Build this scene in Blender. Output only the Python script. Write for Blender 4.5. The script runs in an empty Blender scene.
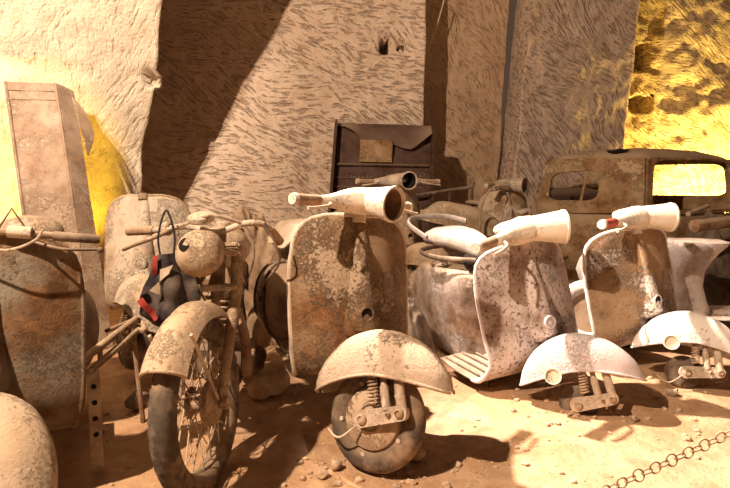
import bpy, bmesh, math, random
from mathutils import Vector, Matrix, noise
PI = math.pi
noise.seed_set(7); random.seed(7)
S = bpy.context.scene
COL = S.collection

# ------------------------------------------------------------------ camera, world, lights
F_PX, PITCH, CAM_H = 560.0, math.radians(6.0), 1.10
cd = bpy.data.cameras.new('camera'); cam = bpy.data.objects.new('camera', cd); COL.objects.link(cam)
cam.location = (0, 0, CAM_H); cam.rotation_euler = (PI/2 - PITCH, 0, 0)
cd.sensor_width = 36.0; cd.lens = 36.0 * F_PX / 730.0; cd.clip_start = 0.05
S.camera = cam
W = bpy.data.worlds.new('world'); S.world = W; W.use_nodes = True
W.node_tree.nodes['Background'].inputs[0].default_value = (1.0, 0.58, 0.36, 1)
W.node_tree.nodes['Background'].inputs[1].default_value = 0.055
S.view_settings.view_transform = 'Standard'; S.view_settings.look = 'None'
S.view_settings.gamma = 1.0; S.view_settings.use_curve_mapping = False
S.view_settings.exposure = 0.70

def lamp(name, kind, loc, power, col, size=0.05, target=None, angle=60, blend=0.4):
    d = bpy.data.lights.new(name, kind); d.energy = power; d.color = col
    d.shadow_soft_size = size
    if kind == 'SPOT':
        d.spot_size = math.radians(angle); d.spot_blend = blend
    o = bpy.data.objects.new(name, d); COL.objects.link(o); o.location = loc
    if target is not None:
        o.rotation_euler = (Vector(target) - Vector(loc)).to_track_quat('-Z', 'Y').to_euler()
    return o
KEY = (-2.1, 0.25, 3.6)
lamp('cave_spot_key', 'POINT', KEY, 830, (1.0, 0.74, 0.54), 0.04)
lamp('left_wall_fill', 'SPOT', (-2.35, 0.30, 3.45), 620, (1.0, 0.82, 0.66), 0.06, (-3.0, 4.4, 2.5), 50, 0.7)  # added spot beside the key, put in to brighten the left wall
lamp('cave_spot_right', 'SPOT', (-1.2, 3.6, 3.75), 2000, (1.0, 0.79, 0.66), 0.04, (1.95, 2.0, 0.2), 54, 0.7)
lamp('yellow_lamp_left', 'SPOT', (-1.95, 4.3, 0.30), 75, (1.0, 0.60, 0.04), 0.06, (-2.75, 4.72, 1.0), 76, 0.5)
lamp('yellow_lamp_right', 'SPOT', (5.3, 7.95, 0.4), 620, (1.0, 0.70, 0.19), 0.08, (4.75, 8.75, 2.3), 135, 0.5)

# ------------------------------------------------------------------ placing helpers
CP, SP = math.cos(PITCH), math.sin(PITCH)
def at(px, py, d):
    """world point seen at photo pixel (px,py) whose distance along the floor is d"""
    xc = (px - 365) / F_PX; yc = -(py - 244) / F_PX
    k = d / (CP + yc * SP)
    return Vector((xc * k, d, CAM_H + k * (-SP + yc * CP)))
def fbm(x, y, z=0.0, o=4):
    return noise.fractal(Vector((x, y, z)), 1.0, 2.1, o)
def ground(x, y):
    return 0.028 * fbm(x * 0.9, y * 0.9, 3.1) + 0.010 * fbm(x * 4, y * 4, 7.7, 3) - 0.01

# ------------------------------------------------------------------ mesh builder
class MB:
    def __init__(s): s.v = []; s.f = []
    def add(s, vs, fs):
        n = len(s.v); s.v += [Vector(p) for p in vs]; s.f += [tuple(i + n for i in f) for f in fs]; return s
    def grid(s, P, cu=False, cv=False):
        nu, nv = len(P), len(P[0]); vs = [p for r in P for p in r]; fs = []
        for i in range(nu if cu else nu - 1):
            for j in range(nv if cv else nv - 1):
                a, b = i, (i + 1) % nu; c, d = j, (j + 1) % nv
                fs.append((a*nv + c, b*nv + c, b*nv + d, a*nv + d))
        return s.add(vs, fs)
    def sheet(s, P, t, cv=False, cu=False):
        """grid given a real thickness t"""
        nu, nv = len(P), len(P[0]); P = [[Vector(p) for p in r] for r in P]; Q = []
        for i in range(nu):
            row = []
            for j in range(nv):
                if cu: du = P[(i+1) % nu][j] - P[(i-1) % nu][j]
                else: du = P[min(i+1, nu-1)][j] - P[max(i-1, 0)][j]
                if cv: dv = P[i][(j+1) % nv] - P[i][(j-1) % nv]
                else: dv = P[i][min(j+1, nv-1)] - P[i][max(j-1, 0)]
                n = du.cross(dv)
                if n.length < 1e-9: n = Vector((0, 0, 1))
                row.append(P[i][j] + n.normalized() * t)
            Q.append(row)
        s.grid(P, cu, cv); n0 = len(s.v); s.grid([list(r) for r in Q], cu, cv)
        b0 = n0 - nu*nv; fs = []
        def idx(b, i, j): return b + i*nv + j
        if not cu:
            for i in (0, nu-1):
                for j in range(nv if cv else nv-1):
                    k = (j+1) % nv; fs.append((idx(b0,i,j), idx(b0,i,k), idx(n0,i,k), idx(n0,i,j)))
        if not cv:
            for j in (0, nv-1):
                for i in range(nu if cu else nu-1):
                    k = (i+1) % nu; fs.append((idx(b0,i,j), idx(b0,k,j), idx(n0,k,j), idx(n0,i,j)))
        s.f += fs; return s
    def tube(s, path, r, n=10, closed=False, caps=True):
        path = [Vector(p) for p in path]; m = len(path)
        R = r if isinstance(r, (list, tuple)) else [r] * m
        T = []
        for i in range(m):
            a = path[(i-1) % m] if (closed or i > 0) else path[0]
            b = path[(i+1) % m] if (closed or i < m-1) else path[-1]
            t = (b - a); T.append(t.normalized() if t.length > 1e-9 else Vector((0, 0, 1)))
        up = Vector((0, 0, 1)) if abs(T[0].z) < 0.9 else Vector((1, 0, 0))
        N = (up - T[0] * up.dot(T[0])).normalized(); rows = []
        for i in range(m):
            N = (N - T[i] * N.dot(T[i]))
            N = N.normalized() if N.length > 1e-6 else T[i].orthogonal().normalized()
            B = T[i].cross(N)
            rows.append([path[i] + (N * math.cos(2*PI*k/n) + B * math.sin(2*PI*k/n)) * R[i] for k in range(n)])
        b = len(s.v); s.grid(rows, closed, True)
        if caps and not closed:
            s.f.append(tuple(b + k for k in range(n))); e = b + (m-1)*n
            s.f.append(tuple(e + k for k in reversed(range(n))))
        return s
    def lathe(s, prof, M=None, n=24, a0=0, a1=2*PI):
        M = M or Matrix(); full = abs(a1 - a0 - 2*PI) < 1e-6
        k = n if full else n + 1
        rows = [[M @ Vector((r*math.cos(a0+(a1-a0)*i/n), r*math.sin(a0+(a1-a0)*i/n), h)) for i in range(k)] for r, h in prof]
        return s.grid(rows, False, full)
    def box(s, c, size, M=None, bev=0.006):
        bm = bmesh.new(); bmesh.ops.create_cube(bm, size=1.0)
        for v in bm.verts: v.co = Vector((v.co.x*size[0], v.co.y*size[1], v.co.z*size[2]))
        if bev: bmesh.ops.bevel(bm, geom=bm.edges[:], offset=min(bev, min(size)*0.3), segments=2, affect='EDGES')
        bm.verts.index_update(); T = Matrix.Translation(Vector(c)) @ (M or Matrix())
        s.add([T @ v.co for v in bm.verts], [[v.index for v in f.verts] for f in bm.faces]); bm.free(); return s
    def ball(s, c, r, n=20, m=12, pw=1.0, M=None):
        c = Vector(c); M = M or Matrix(); rows = []
        sg = lambda q: math.copysign(abs(q)**pw, q)
        for i in range(m + 1):
            a = -PI/2 + PI*i/m
            rows.append([c + M @ Vector((r[0]*sg(math.cos(a))*sg(math.cos(2*PI*k/n)), r[1]*sg(math.cos(a))*sg(math.sin(2*PI*k/n)), r[2]*sg(math.sin(a)))) for k in range(n)])
        return s.grid(rows, False, True)
    def xf(s, fn): s.v = [fn(p) for p in s.v]; return s
    def dent(s, amp, freq, seed=0.0):
        o = Vector((seed, seed*1.7, seed*0.3))
        s.v = [p + noise.noise_vector(p*freq + o) * amp for p in s.v]; return s
    def build(s, name, mat, parent=None, angle=42, merge=True):
        me = bpy.data.meshes.new(name); me.from_pydata([tuple(p) for p in s.v], [], s.f)
        bm = bmesh.new(); bm.from_mesh(me)
        if merge: bmesh.ops.remove_doubles(bm, verts=bm.verts[:], dist=1e-5)
        bmesh.ops.recalc_face_normals(bm, faces=bm.faces[:]); bm.to_mesh(me); bm.free()
        for p in me.polygons: p.use_smooth = True
        try: me.set_sharp_from_angle(angle=math.radians(angle))
        except Exception: pass
        me.materials.append(mat)
        o = bpy.data.objects.new(name, me); COL.objects.link(o)
        if parent: o.parent = parent
        return o

def tag(o, label, cat, group=None, kind=None):
    if label: o['label'] = label
    if cat: o['category'] = cat
    if group: o['group'] = group
    if kind: o['kind'] = kind
    return o
def thing(name, label, cat, loc=(0, 0, 0), rot=(0, 0, 0), group=None):
    o = bpy.data.objects.new(name, None); COL.objects.link(o); o.empty_display_size = 0.1
    o.location = loc; o.rotation_euler = rot
    return tag(o, label, cat, group)
def axis_m(origin, axis):
    """matrix taking +Z to axis, at origin"""
    return Matrix.Translation(Vector(origin)) @ Vector(axis).to_track_quat('Z', 'Y').to_matrix().to_4x4()
def lerp(a, b, t): return a + (b - a) * t
def curve(pts, n):
    """Catmull-Rom through pts"""
    pts = [Vector(p) for p in pts]; out = []; m = len(pts)
    for i in range(m - 1):
        p0, p1, p2, p3 = pts[max(i-1, 0)], pts[i], pts[i+1], pts[min(i+2, m-1)]
        for k in range(n):
            t = k / n
            out.append(0.5*((2*p1) + (p2-p0)*t + (2*p0-5*p1+4*p2-p3)*t*t + (3*p1-p0-3*p2+p3)*t**3))
    out.append(pts[-1]); return out
def interp(tab, x):
    if x <= tab[0][0]: return tab[0][1]
    for (a, b), (c, d) in zip(tab, tab[1:]):
        if x <= c: return b + (d - b) * (x - a) / (c - a)
    return tab[-1][1]

# ------------------------------------------------------------------ materials
class NT:
    def __init__(s, name):
        s.m = bpy.data.materials.new(name); s.m.use_nodes = True; s.t = s.m.node_tree
        s.b = s.t.nodes['Principled BSDF']; s.tc = s.t.nodes.new('ShaderNodeTexCoord')
    def n(s, typ, **kw):
        q = s.t.nodes.new(typ)
        for k, v in kw.items(): setattr(q, k, v)
        return q
    def l(s, a, b): s.t.links.new(a, b)
    def mapping(s, rot=(0,0,0), scale=(1,1,1), loc=(0,0,0)):
        q = s.n('ShaderNodeMapping'); q.inputs['Rotation'].default_value = rot
        q.inputs['Scale'].default_value = scale; q.inputs['Location'].default_value = loc
        s.l(s.tc.outputs['Object'], q.inputs['Vector']); return q.outputs[0]
    def noise(s, scale, detail=6, rough=0.6, vec=None, dist=0.0):
        q = s.n('ShaderNodeTexNoise'); q.inputs['Scale'].default_value = scale
        q.inputs['Detail'].default_value = detail; q.inputs['Roughness'].default_value = rough
        q.inputs['Distortion'].default_value = dist
        s.l(vec if vec else s.tc.outputs['Object'], q.inputs['Vector']); return q.outputs[0]
    def ramp(s, fac, stops):
        q = s.n('ShaderNodeValToRGB'); e = q.color_ramp.elements
        while len(e) < len(stops): e.new(0.5)
        for i, (p, c) in enumerate(stops):
            e[i].position = p; e[i].color = (c, c, c, 1) if isinstance(c, (int, float)) else (*c, 1)
        s.l(fac, q.inputs[0]); return q.outputs[0]
    def mix(s, fac, a, b):
        q = s.n('ShaderNodeMix', data_type='RGBA')
        for sock, v in ((q.inputs[0], fac), (q.inputs[6], a), (q.inputs[7], b)):
            if isinstance(v, (int, float)): sock.default_value = v
            elif isinstance(v, tuple): sock.default_value = (*v, 1)
            else: s.l(v, sock)
        return q.outputs[2]
    def math(s, op, a, b=None):
        q = s.n('ShaderNodeMath', operation=op)
        for i, v in enumerate((a, b)):
            if v is None: continue
            if isinstance(v, (int, float)): q.inputs[i].default_value = v
            else: s.l(v, q.inputs[i])
        return q.outputs[0]
    def done(s, col, rough=0.85, height=None, dist=0.01, strength=1.0, metal=0.0):
        if isinstance(col, tuple): s.b.inputs['Base Color'].default_value = (*col, 1)
        else: s.l(col, s.b.inputs['Base Color'])
        s.b.inputs['Roughness'].default_value = rough; s.b.inputs['Metallic'].default_value = metal
        s.b.inputs['Specular IOR Level'].default_value = 0.25
        if height is not None:
            q = s.n('ShaderNodeBump'); q.inputs['Distance'].default_value = dist; q.inputs['Strength'].default_value = strength
            s.l(height, q.inputs['Height']); s.l(q.outputs[0], s.b.inputs['Normal'])
        return s.m

def rust_mat(name, paint, rust, crust, p_amt=0.5, c_amt=0.45, dust=0.5, dustcol=(0.62, 0.47, 0.32), seed=0.0, bump=0.006, cscale=52, spot=.66):
    """old paint eaten by rust, flaking crust, cave dust lying on what faces up"""
    t = NT(name); v = t.mapping(loc=(seed, seed*0.7, -seed*0.4))
    big = t.noise(4.5, 8, 0.65, v); fine = t.noise(90, 6, 0.7, v); mid = t.noise(14, 7, 0.7, v, 0.6)
    r2 = tuple(c*0.45 for c in rust)
    rc = t.mix(t.ramp(mid, [(0.38, 0), (0.60, 1)]), r2, rust)
    c = t.mix(t.ramp(big, [(p_amt-0.13, 1), (p_amt+0.10, 0)]), rc, paint)
    fl = t.noise(cscale, 5, 0.72, v, 0.3); area = t.noise(3.2, 3, 0.5, t.mapping(loc=(seed+5, 2, 1)))
    k = t.math('ADD', t.math('MULTIPLY', fl, 0.6), t.math('MULTIPLY', area, 0.8))
    flake = t.ramp(k, [(1.20-c_amt, 0), (1.27-c_amt, 1)])
    cc = t.mix(fine, tuple(q*0.7 for q in crust), tuple(min(1, q*1.15) for q in crust))
    c = t.mix(flake, c, cc)
    spots = t.ramp(t.noise(55, 3, 0.6, v), [(spot, 0), (spot+.04, 1)])
    c = t.mix(t.math('MULTIPLY', spots, 0.8), c, tuple(q*0.35 for q in rust))
    g = t.n('ShaderNodeNewGeometry'); sx = t.n('ShaderNodeSeparateXYZ'); t.l(g.outputs['Normal'], sx.inputs[0])
    up = t.ramp(t.math('ADD', sx.outputs[2], t.math('MULTIPLY', big, 0.5)), [(0.55, 0), (1.1, dust)])
    c = t.mix(up, c, dustcol)
    h = t.math('ADD', t.math('MULTIPLY', flake, 0.8), t.math('MULTIPLY', mid, 0.7))
    h = t.math('ADD', h, t.math('MULTIPLY', fine, 0.35))
    return t.done(c, 0.82, h, bump, 1.0)

def plain_mat(name, col, var=0.35, scale=18, rough=0.85, bump=0.003, dust=0.0, dustcol=(0.6, 0.46, 0.32)):
    t = NT(name); nz = t.noise(scale, 6, 0.65); nb = t.noise(scale*0.25, 4, 0.6)
    c = t.mix(t.ramp(nz, [(0.3, 0), (0.7, 1)]), tuple(q*(1-var) for q in col), tuple(min(1, q*(1+var)) for q in col))
    c = t.mix(t.ramp(nb, [(0.45, 0), (0.65, min(1, dust*1.2))]), c, dustcol)
    if dust:
        g = t.n('ShaderNodeNewGeometry'); sx = t.n('ShaderNodeSeparateXYZ'); t.l(g.outputs['Normal'], sx.inputs[0])
        c = t.mix(t.ramp(sx.outputs[2], [(0.2, 0), (0.95, dust)]), c, dustcol)
    return t.done(c, rough, nz, bump)

def tuff_mat(name, light, dark, rot=0.6, seed=0.0, chis=1.0, ax='xz'):
    """soft yellow tuff cut with pick-axe strokes"""
    t = NT(name)
    warp = t.noise(0.8, 2, 0.5, t.mapping(loc=(seed, 0, seed)))
    wv = t.n('ShaderNodeVectorMath', operation='MULTIPLY_ADD')
    comb = t.n('ShaderNodeCombineXYZ')
    for i in range(3): t.l(warp, comb.inputs[i])
    t.l(comb.outputs[0], wv.inputs[0]); wv.inputs[1].default_value = (0.35, 0.2, 0.35); t.l(t.tc.outputs['Object'], wv.inputs[2])
    mp = t.n('ShaderNodeMapping'); mp.inputs['Rotation'].default_value = (0, rot, 0); t.l(wv.outputs[0], mp.inputs['Vector'])
    mp2 = t.n('ShaderNodeMapping'); mp2.inputs['Scale'].default_value = (7.0, 12, 40.0); mp2.inputs['Location'].default_value = (seed, seed, 0)
    t.l(mp.outputs[0], mp2.inputs['Vector'])
    strokes = t.noise(1.0, 2, 0.5, mp2.outputs[0], 0.1)
    mp3 = t.n('ShaderNodeMapping'); mp3.inputs['Rotation'].default_value = (0, rot + 0.55, 0); t.l(wv.outputs[0], mp3.inputs['Vector'])
    mp4 = t.n('ShaderNodeMapping'); mp4.inputs['Scale'].default_value = (7.0, 12, 40.0); t.l(mp3.outputs[0], mp4.inputs['Vector'])
    s2_ = t.noise(1.0, 2, 0.5, mp4.outputs[0], 0.1)
    sel = t.ramp(t.noise(1.5, 3, 0.6, t.mapping(loc=(seed+7, 1, 2))), [(0.44, 0), (0.56, 0.85)])
    strokes = t.mix(sel, strokes, s2_)
    brk = t.noise(16, 5, 0.7); strokes = t.math('ADD', t.math('MULTIPLY', strokes, 0.72), t.math('MULTIPLY', brk, 0.28))
    sh = t.ramp(strokes, [(0.36, 0), (0.48, 0.85), (0.75, 1)])
    fine = t.noise(42, 6, 0.7); big = t.noise(1.1, 5, 0.6, t.mapping(loc=(seed, 3, 1))); mid = t.noise(7, 6, 0.65)
    c = t.mix(t.ramp(big, [(0.35, 0), (0.65, 1)]), tuple(a*0.78 + b*0.22 for a, b in zip(light, dark)), light)
    c = t.mix(t.ramp(mid, [(0.3, 0.45), (0.6, 0)]), c, dark)
    pit = t.ramp(strokes, [(0.34, 0.6), (0.45, 0)])
    c = t.mix(pit, c, dark)
    c = t.mix(t.ramp(fine, [(0.28, 0.5), (0.45, 0)]), c, tuple(q*0.6 for q in dark))
    h = t.math('ADD', t.math('MULTIPLY', sh, chis), t.math('MULTIPLY', mid, 0.6))
    h = t.math('ADD', h, t.math('MULTIPLY', fine, 0.35))
    return t.done(c, 0.95, h, 0.035, 1.0)

def sand_mat():
    t = NT('sandy_dirt'); a = t.noise(2.2, 8, 0.6); b = t.noise(60, 5, 0.7); m = t.noise(11, 6, 0.65)
    c = t.mix(t.ramp(a, [(0.35, 0), (0.65, 1)]), (0.46, 0.27, 0.14), (0.62, 0.42, 0.26))
    c = t.mix(t.ramp(m, [(0.40, 0.5), (0.55, 0)]), c, (0.36, 0.21, 0.11))
    c = t.mix(t.ramp(b, [(0.62, 0), (0.70, 0.5)]), c, (0.66, 0.50, 0.34))
    h = t.math('ADD', t.math('MULTIPLY', m, 1.0), t.math('MULTIPLY', b, 0.25))
    return t.done(c, 0.95, h, 0.02)

TUFF_L = (0.80, 0.64, 0.49); TUFF_D = (0.47, 0.31, 0.19)
M = {}
M['wall_left'] = tuff_mat('tuff_left', (0.80, 0.70, 0.55), (0.55, 0.42, 0.28), 0.9, 2.0, 0.25)
M['wall_back'] = tuff_mat('tuff_back', TUFF_L, TUFF_D, -0.62, 0.0, 1.0)
M['wall_mid'] = tuff_mat('tuff_mid', (0.74, 0.54, 0.36), (0.42, 0.27, 0.15), -1.1, 4.0, 0.6)
M['wall_right'] = tuff_mat('tuff_right', (0.76, 0.60, 0.47), (0.40, 0.28, 0.19), -0.95, 8.0, 0.9)
M['wall_gold'] = tuff_mat('tuff_gold', (0.74, 0.58, 0.34), (0.40, 0.25, 0.10), -0.8, 11.0, 1.0)
M['sand'] = sand_mat()
M['s1'] = rust_mat('rusty_tan_paint', (0.36, 0.255, 0.16), (0.29, 0.145, 0.06), (0.50, 0.375, 0.255), 0.50, 0.50, 0.4, seed=1.3, bump=0.03, cscale=70)
M['s1f'] = rust_mat('rusty_tan_fender', (0.50, 0.39, 0.29), (0.36, 0.22, 0.12), (0.56, 0.45, 0.33), 0.66, 0.40, 0.5, seed=4.1, bump=0.016, cscale=70)
M['s2'] = rust_mat('flaking_lilac_white', (0.62, 0.54, 0.50), (0.24, 0.13, 0.075), (0.72, 0.64, 0.60), 0.585, 0.46, 0.5, (0.70, 0.60, 0.50), seed=9.2, bump=0.02, cscale=70, spot=.57)
M['s2f'] = rust_mat('pale_lilac_fender', (0.62, 0.54, 0.53), (0.42, 0.30, 0.24), (0.69, 0.62, 0.61), 0.90, 0.46, 0.4, (0.70, 0.62, 0.58), seed=3.3, bump=0.004, cscale=90, spot=.80)
M['s2b'] = rust_mat('grey_brown_shaded_body', (0.42, 0.35, 0.30), (0.22, 0.13, 0.08), (0.56, 0.48, 0.42), 0.52, 0.46, 0.5, seed=33.0, bump=0.008)  # rear body's weaker light put into the colour; footboard is darker itself
M['s3'] = rust_mat('white_over_rust', (0.50, 0.35, 0.22), (0.34, 0.20, 0.10), (0.80, 0.73, 0.66), 0.55, 0.52, 0.5, (0.76, 0.68, 0.58), seed=6.7, bump=0.015, cscale=64)
M['s3f'] = rust_mat('chalky_white_fender', (0.80, 0.72, 0.62), (0.55, 0.40, 0.27), (0.85, 0.80, 0.74), 0.70, 0.66, 0.6, (0.82, 0.74, 0.64), seed=2.9, bump=0.005)
M['white'] = rust_mat('dusty_white_enamel', (0.78, 0.70, 0.58), (0.45, 0.30, 0.18), (0.80, 0.74, 0.64), 0.66, 0.52, 0.4, (0.72, 0.60, 0.46), seed=5.5, bump=0.004)
M['s4'] = rust_mat('dented_grey_steel', (0.50, 0.45, 0.42), (0.34, 0.21, 0.14), (0.62, 0.55, 0.50), 0.60, 0.48, 0.4, seed=7.7, bump=0.004)
M['sl'] = rust_mat('grey_green_rusted', (0.24, 0.21, 0.16), (0.22, 0.115, 0.05), (0.28, 0.20, 0.125), 0.47, 0.40, 0.25, seed=8.4, bump=0.01, cscale=60)
M['slf'] = rust_mat('dusty_beige_fender', (0.52, 0.43, 0.32), (0.40, 0.27, 0.16), (0.62, 0.52, 0.38), 0.62, 0.50, 0.6, seed=1.9, bump=0.008)
M['bg'] = rust_mat('cave_dusted_scooter', (0.46, 0.35, 0.23), (0.30, 0.18, 0.09), (0.52, 0.41, 0.28), 0.55, 0.48, 0.7, seed=12.0, bump=0.006)
M['bgpale'] = rust_mat('pale_dusted_scooter', (0.60, 0.51, 0.40), (0.40, 0.27, 0.17), (0.66, 0.57, 0.45), 0.58, 0.52, 0.6, seed=13.1, bump=0.007)
M['moto'] = rust_mat('caked_dust_steel', (0.52, 0.41, 0.29), (0.33, 0.20, 0.11), (0.60, 0.48, 0.34), 0.55, 0.48, 0.7, seed=15.0, bump=0.006)
M['car'] = rust_mat('rusted_car_body', (0.48, 0.34, 0.20), (0.36, 0.20, 0.09), (0.58, 0.42, 0.25), 0.48, 0.44, 0.6, seed=17.0, bump=0.010, cscale=22)
M['tray'] = rust_mat('dark_rust_sheet', (0.125, 0.075, 0.055), (0.10, 0.05, 0.035), (0.24, 0.155, 0.10), 0.50, 0.34, 0.4, seed=19.0, bump=0.005)
M['locker'] = rust_mat('mottled_beige_sheet', (0.40, 0.30, 0.22), (0.28, 0.17, 0.11), (0.45, 0.35, 0.26), 0.52, 0.47, 0.4, seed=21.0, bump=0.004)
M['steel'] = rust_mat('dusty_rusted_iron', (0.40, 0.29, 0.19), (0.24, 0.13, 0.07), (0.50, 0.38, 0.26), 0.50, 0.44, 0.5, seed=23.0, bump=0.003)
M['pale_steel'] = rust_mat('pale_crusted_iron', (0.58, 0.48, 0.37), (0.36, 0.24, 0.16), (0.64, 0.54, 0.43), 0.58, 0.50, 0.5, seed=24.0, bump=0.003)
M['darksteel'] = plain_mat('blackened_iron', (0.10, 0.07, 0.05), 0.4, 20, 0.8, 0.003, 0.3)
M['darkstrip'] = plain_mat('dusty_floor_strip', (0.26, 0.20, 0.16), 0.3, 30, 0.9, 0.002, 0.2)
M['rubber'] = plain_mat('perished_rubber', (0.095, 0.075, 0.058), 0.4, 30, 0.9, 0.002, 0.5, (0.42, 0.29, 0.18))
M['black'] = plain_mat('hole_shade', (0.012, 0.008, 0.006), 0.2, 10, 0.9, 0.0)  # near-black colour stands in for the shade inside holes and gaps
M['lens'] = plain_mat('clouded_lamp_bowl', (0.20, 0.12, 0.07), 0.4, 12, 0.5, 0.001, 0.2)
M['darklens'] = plain_mat('dark_lamp_glass', (0.02, 0.016, 0.014), 0.3, 12, 0.15, 0.0)
M['cowl'] = plain_mat('brown_painted_cowl', (0.20, 0.135, 0.09), 0.25, 12, 0.7, 0.003, 0.45, (0.46, 0.34, 0.23))
M['leather'] = plain_mat('cracked_saddle_leather', (0.30, 0.22, 0.16), 0.35, 26, 0.85, 0.004, 0.5)
M['paleleather'] = plain_mat('faded_grey_saddle', (0.30, 0.26, 0.23), 0.2, 26, 0.85, 0.004, 0.25, (0.58, 0.49, 0.41))
M['grip'] = plain_mat('dusty_grip_rubber', (0.30, 0.19, 0.12), 0.3, 40, 0.85, 0.002, 0.3)
M['redgrip'] = plain_mat('faded_red_grip', (0.52, 0.10, 0.07), 0.2, 40, 0.7, 0.001)
M['blackcloth'] = plain_mat('black_bag_cloth', (0.022, 0.018, 0.020), 0.3, 30, 0.8, 0.002, 0.12)
M['redcloth'] = plain_mat('torn_red_strap', (0.30, 0.045, 0.035), 0.3, 30, 0.85, 0.002)
M['greycloth'] = plain_mat('dusty_grey_tarpaulin', (0.34, 0.27, 0.21), 0.3, 14, 0.9, 0.006, 0.3)
M['browncloth'] = plain_mat('dusty_brown_tarpaulin', (0.30, 0.20, 0.125), 0.4, 14, 0.9, 0.010, 0.3)
M['darkcloth'] = plain_mat('dark_olive_tarpaulin', (0.085, 0.062, 0.045), 0.4, 14, 0.9, 0.008, 0.15)
M['stone'] = plain_mat('tan_stone', (0.52, 0.38, 0.25), 0.3, 16, 0.95, 0.01)
M['darkstone'] = plain_mat('dark_brown_lump', (0.12, 0.085, 0.065), 0.5, 22, 0.95, 0.01, 0.25)
M['scratch'] = plain_mat('chalk_scratches', (0.34, 0.23, 0.16), 0.2, 40, 0.9, 0.0)

# ------------------------------------------------------------------ setting
def struct(o): o['kind'] = 'structure'; return o
def axis_vals(segs):
    out = []
    for a, b, st in segs:
        k = max(1, int(round((b - a) / st))); out += [a + (b - a)*i/k for i in range(k)]
    return out + [segs[-1][1]]
xs = axis_vals([(-6, -2, 0.12), (-2, 2.6, 0.035), (2.6, 8, 0.14)])
ys = axis_vals([(-1.5, 1.1, 0.12), (1.1, 3.6, 0.035), (3.6, 10, 0.12)])
struct(MB().grid([[Vector((x, y, ground(x, y))) for y in ys] for x in xs]).build('floor', M['sand'], angle=180, merge=False))

def wall(name, lo, hi, z0, z1, mat, nu=150, nv=110, amp=0.05, seed=0.0, niches=(), mids=None):
    """rock face between plan polylines lo (at z0) and hi (at z1); niches are (u, z, half-width, half-height, depth)"""
    levels = [(z0, lo)] + (mids or []) + [(z1, hi)]
    def along(poly, u):
        poly = [Vector((p[0], p[1], 0)) for p in poly]; ref = [Vector((p[0], p[1], 0)) for p in lo]
        L = [0]
        for a, b in zip(ref, ref[1:]): L.append(L[-1] + (b - a).length)
        s_ = u * L[-1]
        for i in range(len(poly) - 1):
            if s_ <= L[i+1] + 1e-9: return poly[i].lerp(poly[i+1], (s_ - L[i]) / max(1e-9, L[i+1] - L[i]))
        return poly[-1]
    rows = []
    for i in range(nu + 1):
        u = i / nu; row = []
        for j in range(nv + 1):
            z = z0 + (z1 - z0) * j / nv
            for (za, pa), (zb, pb) in zip(levels, levels[1:]):
                if z <= zb + 1e-9: break
            p = along(pa, u).lerp(along(pb, u), (z - za) / (zb - za)); p.z = z
            e = min(1.0, 6*u, 6*(1 - u)) if False else 1.0
            p.y += amp * e * (fbm(p.x*1.1 + seed, z*1.1, seed) + 0.35*fbm(p.x*5 + seed, z*5, p.y, 3))
            p.x += amp * 0.6 * fbm(z*1.3, seed + p.y, 4.4)
            for (nx, nz, hw, hh, dp) in niches:
                q = max(abs(p.x - nx)/hw, abs(z - nz)/hh) + 0.12*fbm(p.x*12, z*12, seed)
                if q < 1: p.y += dp
            row.append(p)
        rows.append(row)
    return struct(MB().grid(rows).build(name, mat, angle=180, merge=False))

n1 = at(137, 70, 4.72)
wall('wall_left', [(-6.0, 4.3), (-3.2, 4.65), (-2.28, 5.45), (-3.3, 7.0)], [(-6.0, 3.0), (-2.2, 2.9), (-0.62, 2.95), (-2.6, 6.0)], -0.2, 5.2, M['wall_left'],
     240, 190, 0.05, 1.0, [(n1.x, n1.z, 0.07, 0.06, 0.14)],
     mids=[(1.43, [(-6.0, 4.2), (-3.0, 4.55), (-2.09, 5.34), (-3.2, 7.0)]), (2.05, [(-6.0, 4.1), (-2.8, 4.5), (-1.84, 5.06), (-3.0, 7.0)]), (3.37, [(-6, 3.7), (-2.5, 3.85), (-1.30, 4.1), (-2.8, 6.6)])])
n2, n3 = at(385, 42, 6.45), at(402, 44, 6.45)
wall('wall_back', [(-3.6, 6.6), (0.66, 6.42), (0.70, 7.3)], [(-3.6, 6.8), (0.68, 6.48), (0.72, 7.3)], -0.2, 5.2, M['wall_back'], 230, 170, 0.04, 5.0,
     [(n2.x, n2.z, 0.055, 0.10, 0.7), (n3.x, n3.z, 0.04, 0.04, 0.35)])
wall('wall_middle', [(0.55, 7.05), (1.72, 7.55)], [(0.55, 7.15), (1.95, 7.6)], -0.2, 5.2, M['wall_mid'], 70, 150, 0.05, 9.0)
wall('wall_right', [(1.72, 7.75), (1.80, 7.2), (3.35, 7.55), (3.42, 9.2)], [(2.15, 7.75), (2.22, 7.2), (3.65, 7.5), (3.70, 9.2)], -0.2, 5.2, M['wall_right'], 180, 150, 0.05, 13.0)
n4, n5 = at(645, 56, 8.75), at(640, 103, 8.75)
wall('wall_far', [(3.0, 8.8), (9.5, 8.3)], [(3.0, 9.0), (9.5, 8.6)], -0.2, 6.0, M['wall_gold'], 190, 170, 0.12, 17.0,
     [(n4.x, n4.z, 0.09, 0.20, 0.3), (n5.x + .03, n5.z, 0.16, 0.11, 0.3)])

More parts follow.
